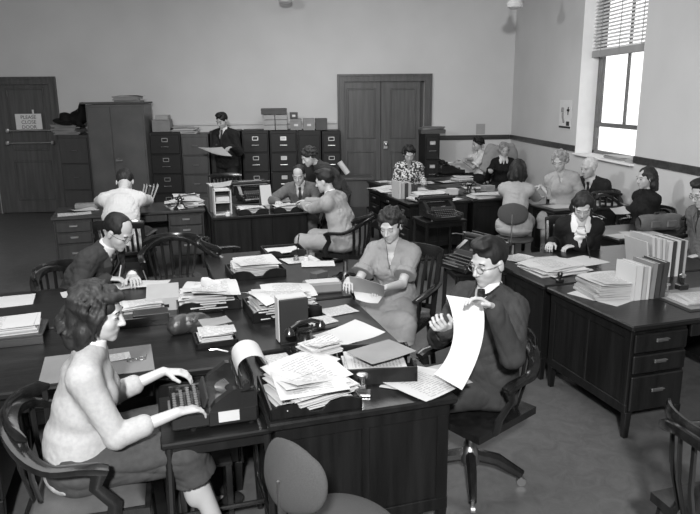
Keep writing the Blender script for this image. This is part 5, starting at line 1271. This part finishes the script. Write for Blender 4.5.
tray_load(t7, 'crumpled papers in the back left letter tray', .09, .03, .30, .26, tops=3)
T = thing('crumpled_note', 'crumpled white note standing up in the back left tray', 'paper', (*loc_of((208, 292), DZ+.11).xy, DZ+.11), 0)
T.location = (t7.location.x+.0, t7.location.y+.03, DZ+.108)
g = Body(.006); g.ell((0, 0, .035), (.035, .012, .04), np.eye(3)); g.ell((.05, .01, .02), (.04, .012, .03), np.eye(3)); V, Q = g.mesh(.006, 1.2, 8); put(V, Q, 'folded_sheet', 'paper', T, (0, 0, 0))
# ---------------- the papers people hold
q = PP['m9']
a = A3(446, 297, 1.02); b_ = A3(483, 302, 1.02); dv = nrm(b_-a); 
def strip(fa, fb):
    s = fb; x = a+(A3(484, 300, 1.02)-a)*fa
    P0 = x; pts = [np.array([0, 0, 0]), np.array([.0, .0, -.16]), np.array([-.02, -.03, -.28]), np.array([-.14, -.10, -.30+.0])]
    t_ = s*3; i = min(int(t_), 2); f_ = t_-i; f_ = f_*f_*(3-2*f_) if False else f_
    return P0+pts[i]*(1-f_)+pts[i+1]*f_
top0 = A3(446, 295, 1.085); top1 = A3(482, 300, 1.085); mid0 = A3(453, 338, .93); mid1 = A3(482, 342, .93); low0 = A3(434, 374, .775); low1 = A3(462, 390, .775)
def strip(fa, fb):
    A_, B_, C_ = top0*(1-fa)+top1*fa, mid0*(1-fa)+mid1*fa, low0*(1-fa)+low1*fa
    return tuple(A_*(1-fb)**2+2*(B_*2-A_*.5-C_*.5)*fb*(1-fb)+C_*fb**2)
mb = MB(); nu, nv = 4, 16; vs = [Vector(strip(i/nu, j/nv)) for i in range(nu+1) for j in range(nv+1)]; nq = Vector(tuple(nrm(np.cross(top1-top0, mid0-top0))))*.0012
fs = [(i*(nv+1)+j, (i+1)*(nv+1)+j, (i+1)*(nv+1)+j+1, i*(nv+1)+j+1) for i in range(nu) for j in range(nv)]; n_ = len(vs)
mb.add(vs+[v+nq for v in vs], fs+[tuple(n_+k for k in reversed(f)) for f in fs])
tag(mb.build('long_paper_strip', 'paper', None, 80), 'long white paper strip held up by the man in the swivel chair', 'paper')
hc = q['WR'][0]+q['HD'][0]*.075+np.array([0, 0, .034]); T = thing('tobacco_pipe', 'dark tobacco pipe held by the man in the swivel chair', 'pipe', tuple(hc))
MB().lathe([(.012, -.024), (.018, -.010), (.017, .02), (.012, .02), (.010, .005)], 14).build('bowl', 'black', T); MB().tube([(.0, .0, -.016), (.045, .02, -.006), (.095, .05, .018)], [.007, .005, .004], 8).build('stem', 'black', T)
def held(label, c4, m_='manila', name='paper_sheaf', cat='papers', th=.004):
    P_ = [Vector(tuple(x)) for x in c4]; nn = (P_[1]-P_[0]).cross(P_[3]-P_[0]).normalized()*th
    f = lambda a, b_: (P_[0]*(1-a)+P_[1]*a)*(1-b_)+(P_[3]*(1-a)+P_[2]*a)*b_
    mb = MB(); n = 6; vs = [f(i/n, j/n)+nn*3*sin(pi*i/n) for i in range(n+1) for j in range(n+1)]
    fs = [(i*(n+1)+j, (i+1)*(n+1)+j, (i+1)*(n+1)+j+1, i*(n+1)+j+1) for i in range(n) for j in range(n)]; k = len(vs)
    vs = vs+[v+nn for v in vs]; fs = fs+[tuple(k+x for x in reversed(f_)) for f_ in fs]
    q = lambda i, j: i*(n+1)+j
    rim = [q(i, 0) for i in range(n+1)]+[q(n, j) for j in range(1, n+1)]+[q(i, n) for i in range(n-1, -1, -1)]+[q(0, j) for j in range(n-1, 0, -1)]
    fs += [(a_, k+a_, k+b2, b2) for a_, b2 in zip(rim, rim[1:]+rim[:1])]
    return tag(mb.add(vs, fs).build(name, m_, None, 60), label, cat)
held('grey folder sheaf in the hands of the woman in short-sleeved jacket', (A3(349, 276, .88), A3(384, 286, .88), A3(384, 297, .78), A3(352, 291, .78)), 'midcard')
held('white sheets under the grey folder sheaf in her hands', (A3(352, 288, .79), A3(384, 294, .79), A3(378, 303, .75), A3(356, 299, .75)), 'paper')
yy = 10.5
held('open folder of papers held by the standing man', (np.array(atY(198, 147, yy)), np.array(atY(222, 147, yy)), np.array(atY(232, 156, yy-.15)), np.array(atY(212, 153, yy-.2))), 'lightcard')
held('white note pad in the hand of the long-haired woman', (A3(610, 208, .84), A3(624, 206, .84), A3(633, 213, .78), A3(616, 214, .78)), 'paper')
T = thing('pencil', 'pencil in the hand of the bald writing man', 'pencil', tuple(A3(118, 276, .80))); MB().tube([(0, 0, -.04), (.02, .03, .07)], .004, 6).build('pencil_shaft', 'paper2', T)
T = thing('pencil', 'long dark pencil upright in hand of the ruffled-collar woman', 'pencil', (0, 0, 0)); a, b_ = A3(590, 258, .725), A3(586, 236, .86); MB().tube([tuple(a), tuple(b_)], .005, 6).build('pencil_shaft', 'black', T)
# the ruffled jabot belongs to the woman
q = PP['w17']; g = Body(.006)
for k in range(9):
    t_ = k/8; g.ell(q['N']-q['d2']*(.04+.15*t_)+q['CF']*(.115+.006*sin(k*2.2))+q['SL']*(.016*sin(k*2.7)), (.038-.004*t_, .010, .017), np.array([q['SL'], q['CF'], q['d2']]), .01)
V, Q = g.mesh(.006, 1.3, 2); o = put(V, Q, 'ruffled_jabot', 'whitecloth', q['root'], (q['P'][0], q['P'][1], 0))
q = PP['w8']; cc = q['N']-q['d2']*.17+q['CF']*.118; MB().lathe([(.012, -.003), (.012, .003)], 12, (cc[0]-q['P'][0], cc[1]-q['P'][1], cc[2])).build('button', 'lightcard', q['root'])
# ---------------- right desks (R, and behind)
sheet((660, 303), 'large leather-edged desk blotter on the right foreground desk', -2, DZ+.0002, .72, .42, 'blackmatte', 0, 'desk_pad', 'desk pad', th=.003).location = UW(3.42, 3.22, DZ)
sheet((660, 303), 'grey blotting paper in the leather-edged pad', -2, DZ, .66, .38, 'midcard', 0, 'blotting_paper', 'blotter', th=.0012).location = UW(3.43, 3.235, DZ+.0034)
s1 = stack((600, 291), 'thick pile of folded case papers at the left end of the right desk', .26, .30, .10, -8, n=6, jit=.014, m='manila', tops=2); s1.location = UW(2.82, 3.52, DZ+.003)
sheet((592, 296), 'white sheet spread under the thick pile of case papers', 20, DZ+.0002, .30, .36, 'paper', 0, th=.0015).location = UW(2.80, 3.48, DZ)
bz_ = UW(2.90, 3.42)
upright_row((bz_.x, bz_.y, 0), [('white box file at the left end of the front book row', 'box_file', .05, .23, 'paper2', 0), ('pale book right of the white box file', 'book', .03, .22, 'lightcard', 2), ('thin cream book in the front book row', 'book', .022, .215, 'paper2', 0),
    ('grey book in the front book row', 'book', .035, .235, 'greybook', 3), ('black ledger in the front book row', 'book', .035, .23, 'darkbook', 2), ('worn black ledger, right end of the front book row', 'book', .04, .235, 'darkbook', 4)], -2, DZ+.0002, 'books in the front row on the right desk', .20)
stapler((661, 290), 'chrome stapling machine on the right foreground desk pad', 60, DZ+.0046)
inkwell((639, 288), 'round black ink bottle in front of the front book row', DZ+.0046, 'black', .024, .04)
T = thing('pen_holder', 'small black numbering machine beside the front book row', 'desk stand', (*loc_of((661, 277), DZ).xy, DZ+.0046), rzd(0)); T.location = UW(3.36, 3.42, DZ+.0046)
MB().box(0, 0, .02, .07, .06, .04, .006).tube([(0, 0, .04), (0, 0, .085)], .014, 10).build('stand_body', 'black', T); MB().lathe([(.02, .085), (.022, .1), (.01, .11)], 12).build('knob', 'metal', T)
s_ = stack((694, 297), 'papers at the right edge of the picture on the desk pad', .24, .20, .02, -6, DZ+.0046, n=3, jit=.01)
bz_ = UW(3.36, 3.84)
upright_row((bz_.x, bz_.y, 0), [('leaning pamphlet folder at the left end of the rear book row', 'file_folder', .02, .27, 'lightcard', -10), ('tall grey folder in the rear book row', 'file_folder', .03, .30, 'lightcard', -6), ('pale folder third in the rear book row', 'file_folder', .035, .29, 'paper2', -5), ('cream folder in the middle of the rear book row', 'file_folder', .03, .28, 'manila', -4),
    ('white bound volume in the rear book row', 'book', .035, .26, 'paper2', 0), ('black bound volume between white ones', 'book', .03, .26, 'darkbook', 0), ('white volume right of the black one', 'book', .03, .26, 'paper2', 0), ('last black volume of the rear book row', 'book', .03, .26, 'darkbook', 0), ('pale volume at the right end of the rear book row', 'book', .02, .26, 'lightcard', 0)], -4, DZ+.0002, 'books and folders in the rear row on the right desks', .24)
S(2.86, 4.16, 'spread papers on the near side of the ruffled-collar woman\'s desk', .40, .34, .03, 6, n=4, jit=.03)
SH_(2.98, 4.42, 'sheet the ruffled-collar woman writes on', -6, DZ, .30, .24, 'print', .006)
SH_(3.22, 4.30, 'white sheet to the right of the pencil', 12, DZ, .34, .26, 'paper', .006)
SH_(2.80, 4.56, 'folded sheet at the far left of her desk', 20, DZ+.002, .22, .16, 'print', .012)
T = thing('rubber_stamp', 'black rubber stamp between the papers and the case pile', 'stamp', UW(2.72, 3.86, DZ), PHI)
MB().box(0, 0, .01, .05, .035, .02, .004).build('stamp_base', 'black', T); MB().lathe([(.008, .02), (.012, .035), (.02, .055), (.016, .07)], 12).build('stamp_handle', 'black', T)
T = thing('pencil', 'pale pencil lying at the back edge of the ruffled-collar woman\'s desk', 'pencil', UW(2.72, 4.66, DZ+.0045), PHI+R(-10)); MB().tube([(-.09, 0, 0), (.09, 0, 0)], .004, 6).build('pencil_shaft', 'paper2', T)
# desk by the right wall
SH_(4.16, 5.0, 'white sheet on the left end of the desk by the right wall', 4, DZ, .24, .18, 'paper', .004)
SH_(4.40, 5.02, 'wide papers in front of the leather case', -6, DZ+.001, .34, .24, 'print', .006)
T = thing('leather_case', 'grey leather case with two front pockets on the desk by the wall', 'bag', (*loc_of((677, 228), DZ).xy, DZ), rzd(-6)); T.location = UW(4.66, 5.10, DZ)
g = Body(.008); g.ec((-.12, 0, .075), (.12, 0, .075), (0, 1, 0), .06, .075, .06, .075, .02, 3); g.ec((-.1, 0, .13), (.1, 0, .13), (0, 1, 0), .045, .03, .045, .03, .03, 3); g.cut((0, 0, .001), (0, 0, -1)); V, Q = g.mesh(.003, .8, 6); put(V, Q, 'bag_body', 'midleather', T, (0, 0, 0))
for sx in (-1, 1): MB().box(sx*.085, -.066, .075, .10, .02, .07, .008).build('pocket', 'midleather', T)
MB().tube([(-.07, 0, .155), (-.05, 0, .175), (.05, 0, .175), (.07, 0, .155)], .007, 8).build('handle', 'leather', T)
# small desk (E)
SH_(4.62, 6.64, 'sheets under the hands of the fair-haired woman', 0, DZ, .34, .26, 'paper', .006)
SH_(4.95, 6.64, 'sheet between the fair woman and the white-haired man', 12, DZ+.001, .30, .28, 'print', .01)
SH_(5.30, 6.60, 'sheet at the window end of the small desk', -8, DZ, .26, .28, 'paper', .006)
S(5.26, 6.78, 'thin pile of papers on the far side of the small desk', .26, .2, .03, 10, n=4, jit=.02)
# window sill papers
for (py, ln, lab) in ((8.35, .5, 'flat papers lying on the window sill'), (7.85, .3, 'small white tray on the window sill nearest the viewer')):
    stack((XR+.14, py, 0), lab, .2, ln, .035, -12.4, wz0+.025, n=4, jit=.01, m='lightcard', topm='paper')
# ---------------- typewriter stand behind the man with the strip
c = at(474, 262, .72); c2 = toUW(c)
typing_stand('typing stand behind the man with the long strip', (c.x, c.y), PHI+R(-10), z=.68, w=.42, d=.40)
typewriter('typewriter on the stand behind the man with the long strip', (c.x, c.y), PHI+R(-75), .68, paper=False, keys=False, wide=.04)
# typewriter table before the rear cluster
typing_stand('typing table in front of the rear cluster of desks', (1.60, 7.27), PHI, z=.66, w=.50, d=.40)
typewriter('black typewriter on the table in front of the rear cluster', (1.60, 7.27), PHI, .66, paper=False, keys=False, wide=.02)
# ---------------- rear cluster
def E_(u, v, z=DZ): return loc_of((u, v), z)
c = toUW(at(392, 200, .72))
bz_ = UW(3.06, 7.98)
upright_row((bz_.x, bz_.y, 0), [('white folder at the left end of the rear ledger row', 'file_folder', .04, .22, 'paper2', 0), ('grey ledger second in the rear ledger row', 'book', .042, .20, 'lightcard', 0), ('dark ledger third in the rear ledger row', 'book', .042, .20, 'darkbook', 0), ('grey ledger fourth in the rear ledger row', 'book', .042, .20, 'lightcard', 0), ('black ledger fifth in the rear ledger row', 'book', .042, .19, 'darkbook', 0), ('black ledger at the right end of the rear ledger row', 'book', .042, .18, 'darkbook', 0)], 0, DZ, 'ledgers standing on the rear cluster', .24)
S(3.34, 7.64, 'pile of folded papers at the near left corner of the rear cluster', .36, .28, .08, 4, n=6, jit=.03)
S(3.20, 8.50, 'low heap of papers at the left edge of the rear cluster', .30, .40, .03, 14, n=4, jit=.04)
SH_(3.16, 8.86, 'white sheet at the far left corner of the rear cluster', 20, DZ, .26, .3, 'paper', .01)
SH_(3.70, 7.56, 'small note lying by the near edge of the rear cluster', 30, DZ, .2, .12, 'paper', .01)
SH_(3.62, 8.62, 'typed sheets behind the ledger row', -8, DZ, .3, .3, 'print', .01)
SH_(3.70, 8.30, 'tilted sheet right of the ledger row', 14, DZ, .3, .24, 'paper', .012)
S(4.26, 7.62, 'long flat paper pile along the near edge of the rear cluster', .62, .24, .03, 2, n=4, jit=.02)
SH_(4.05, 8.02, 'dark folder in the middle of the rear cluster', 10, DZ, .34, .26, 'darkbook', .02, 'paper_folder', 'folder')
telephone((0, 0, 0), 'black telephone in the middle of the rear cluster', 20).location = UW(4.12, 7.98, DZ+.004)
carton((0, 0, 0), 'small white card box beside the rear telephone', .14, .10, .09, 0, m='paper2', lid=False).location = UW(3.86, 7.96, DZ)
carton((0, 0, 0), 'small grey card box at the right of the rear cluster', .16, .12, .08, 6, m='midcard').location = UW(4.46, 8.10, DZ)
inkwell((0, 0), 'ink bottle between the rear telephone and card box', m='black').location = UW(4.3, 8.18, DZ)
SH_(4.44, 8.44, 'white sheets right of the rear telephone', -14, DZ, .34, .22, 'paper', .012)
SH_(3.98, 8.36, 'sheet behind the rear telephone', 6, DZ, .28, .2, 'print', .012)
SH_(4.24, 8.70, 'large dark folder before the typing woman in white', 12, DZ, .44, .28, 'darkbook', .015, 'paper_folder', 'folder')
SH_(4.52, 8.82, 'folded sheet left of the woman in grey dress', 30, DZ+.001, .24, .22, 'paper', .02)
S(3.62, 9.34, 'papers between the hands of the floral-bloused woman', .3, .22, .02, 0, n=3, jit=.01)
SH_(4.0, 9.24, 'typed sheet right of the floral-bloused woman', -8, DZ, .28, .24, 'print', .01)
SH_(4.36, 9.20, 'white sheet on the rearmost desk before the typing woman', 16, DZ, .3, .22, 'paper', .02)
S(4.66, 9.30, 'pile of light papers on the rearmost desk, right end', .26, .24, .04, 10, n=4, jit=.03)
SH_(3.48, 9.6, 'small sheet by the left hand corner of the rearmost desk', 4, DZ, .2, .2, 'paper', .006)
SH_(4.3, 9.62, 'dark folder lying at the back of the rearmost desk', 4, DZ, .36, .22, 'darkbook', .01, 'paper_folder', 'folder')
p = PP['w11']['P']; 
typing_stand('typing table of the woman in white shirt', (p[0]-.62, p[1]-.02), 0, z=.66, w=.46, d=.50)
typewriter('wide typewriter used by the woman in white shirt', (p[0]-.60, p[1]-.02), -PHI*0+pi/2, .66, paper=False, keys=False, wide=.14)
# ---------------- middle desks
T = thing('desk_file', 'white pigeonhole file with photo-like dark opening on the middle desk', 'file box', UW(.80, 7.56, DZ), PHI)
MB().box(-.09, 0, .14, .012, .20, .28).box(.09, 0, .14, .012, .20, .28).box(0, 0, .274, .19, .20, .012).box(0, 0, .14, .18, .20, .012).box(0, 0, .006, .19, .20, .012).build('file_body', 'paper', T); MB().box(0, .09, .14, .18, .01, .26).build('back_panel', 'black', T)
MB().box(0, .0, .175, .15, .16, .05).build('file_papers', 'paper', T)
T = thing('desk_file', 'dark upright letter file left of the white pigeonhole file', 'file box', UW(.645+.03, 7.62, DZ), PHI); T.location = UW(.70, 7.80, DZ)
MB().box(-.0, 0, .15, .05, .26, .30, .003).build('file_body', 'darkcard', T); MB().box(0, 0, .303, .03, .24, .006).build('file_papers', 'paper2', T)
T = thing('desk_calendar', 'white tent calendar standing on the middle desk', 'calendar', UW(1.38, 8.04, DZ), PHI+R(12))
MB().prism([(-.05, 0), (0, .24), (.004, .24), (-.042, 0)], lambda a, b_, t: (t, a, b_), -.07, .07).build('front_card', 'paper', T); MB().prism([(.05, 0), (.004, .24), (0, .24), (.042, 0)], lambda a, b_, t: (t, a, b_), -.07, .07).build('back_card', 'darkcard', T)
t8 = letter_tray((0, 0, 0), 'left humped letter tray at the near edge of the middle desk', 0, .34, .26, .07); t8.location = UW(1.12, 7.46, DZ); tray_load(t8, 'papers in the left humped tray of the middle desk', .05, .02, .26, .22)
t9 = letter_tray((0, 0, 0), 'right humped letter tray at the near edge of the middle desk', 0, .34, .26, .07); t9.location = UW(1.52, 7.46, DZ); tray_load(t9, 'papers in the right humped tray of the middle desk', .05, .02, .26, .22)
inkwell((0, 0), 'small white paste jar in front of the pigeonhole file', m='white', r=.03, h=.06, name='paste_jar', cat='jar').location = UW(.84, 7.40, DZ)
SH_(1.28, 7.82, 'wide grey folder across the middle desk', 4, DZ, .56, .30, 'midcard', .01, 'paper_folder', 'folder')
SH_(1.72, 7.84, 'typed sheet under the hands of the two men', 10, DZ+.002, .3, .3, 'paper', .008)
SH_(1.86, 7.54, 'white sheet at the right end of the middle desk', -20, DZ, .24, .2, 'print', .008)
S(1.76, 8.3, 'low stack of papers on the far middle desk, right end', .34, .3, .05, 0, n=5, jit=.02)
typewriter('typewriter with raised carriage on the far middle desk', UW(1.28, 8.42).xy, PHI+R(6), DZ, paper=False, keys=False, wide=.06)
telephone((0, 0, 0), 'black telephone at the left end of the middle desks', 30).location = UW(.86, 8.20, DZ)
held('curling sheet over the left corner of the far middle desk', (np.array(UW(.70, 8.34, .98)), np.array(UW(1.02, 8.34, 1.0)), np.array(UW(.98, 8.2, .96)), np.array(UW(.74, 8.2, .94))), 'lightcard', 'paper_sheet', 'paper')
o = COL.objects[-1] if False else None
# ---------------- walnut desk, left rear
SH_(-.82, 8.12, 'white sheet at the near left corner of the walnut desk', 6, DZ, .36, .22, 'paper', .006)
SH_(-.74, 8.34, 'curling sheet behind the near white sheet on the walnut desk', 26, DZ+.002, .30, .22, 'paper', .03)
carton((0, 0, 0), 'small grey box at the back left of the walnut desk', .26, .14, .05, 0, m='midcard').location = UW(-.72, 8.58, DZ)
bz_ = UW(-.10, 8.50)
upright_row((bz_.x, bz_.y, 0), [('leaning white pamphlet, leftmost beyond the bent man', 'file_folder', .012, .26, 'paper', 14), ('leaning white pamphlet, second beyond the bent man', 'file_folder', .012, .26, 'paper', 16), ('leaning dark book beyond the bent man', 'book', .03, .25, 'darkbook', 18), ('leaning white pamphlet right of the dark book', 'file_folder', .012, .26, 'paper', 20), ('rightmost leaning white pamphlet beyond the bent man', 'file_folder', .014, .27, 'paper', 24)], 0, DZ, 'pamphlets leaning on the walnut desk', .18)
S(.42, 8.22, 'heap of papers on the right end of the walnut desk', .34, .30, .06, 10, n=5, jit=.04)
S(.44, 8.50, 'second heap of papers behind on the walnut desk', .30, .22, .08, -6, n=5, jit=.04, m='lightcard')
T = telephone((0, 0, 0), 'black telephone at the right front corner of the walnut desk', 0); T.location = UW(.36, 8.06, DZ)
T.children[-1].rotation_euler = (0, 0, R(-90)); T.rotation_euler = (0, 0, PHI)
# wooden stool with shelf below the typewriter table (front)
T = thing('wooden_stool', 'low wooden stool under the front typing table', 'stool', (*UW(.16, 3.02).xy, 0), PHI)
MB().box(0, 0, .29, .26, .22, .02, .004).build('seat', 'chair', T)
for sx in (-1, 1):
    for sy in (-1, 1): MB().box(sx*.11, sy*.09, .14, .03, .03, .28, .003).build('leg', 'chair', T)
    MB().box(sx*.11, 0, .10, .02, .17, .02).build('stretcher', 'chair', T)
# ------------------------------------------------------------------ light
w = bpy.data.worlds.new('world'); SC.world = w; w.use_nodes = True
w.node_tree.nodes['Background'].inputs['Color'].default_value = (1, 1, 1, 1); w.node_tree.nodes['Background'].inputs['Strength'].default_value = 1.7
def lamp(name, kind, loc, target, energy, size=.3, spot=None, blend=.6):
    l = bpy.data.lights.new(name, kind); o = bpy.data.objects.new(name, l); COL.objects.link(o); o.location = loc; l.energy = energy
    d = Vector(target)-Vector(loc); o.rotation_euler = d.to_track_quat('-Z', 'Y').to_euler()
    if kind == 'AREA': l.shape = 'DISK'; l.size = size
    else: l.shadow_soft_size = size
    if kind == 'SPOT': l.spot_size = R(spot); l.spot_blend = blend
    return o
lamp('flash_lamp_left', 'SPOT', (-.25, -1.6, 3.35), (.6, 7.0, .7), 2200, .16, 100, .8)
lamp('flash_lamp_rear', 'SPOT', (-2.6, 4.6, 3.7), (2.8, 9.5, .9), 480, .16, 100, .8)
lamp('ceiling_bounce', 'AREA', (-1.0, 3.5, 3.95), (-1.0, 3.5, 0), 150, 4.0)
lamp('ceiling_bounce_rear', 'AREA', (.5, 8.5, 3.95), (.5, 8.5, 0), 110, 3.0)
SC.view_settings.view_transform = 'Standard'; SC.view_settings.look = 'None'; SC.view_settings.exposure = 0.0; SC.view_settings.gamma = 1.0
SC.view_settings.use_curve_mapping = False
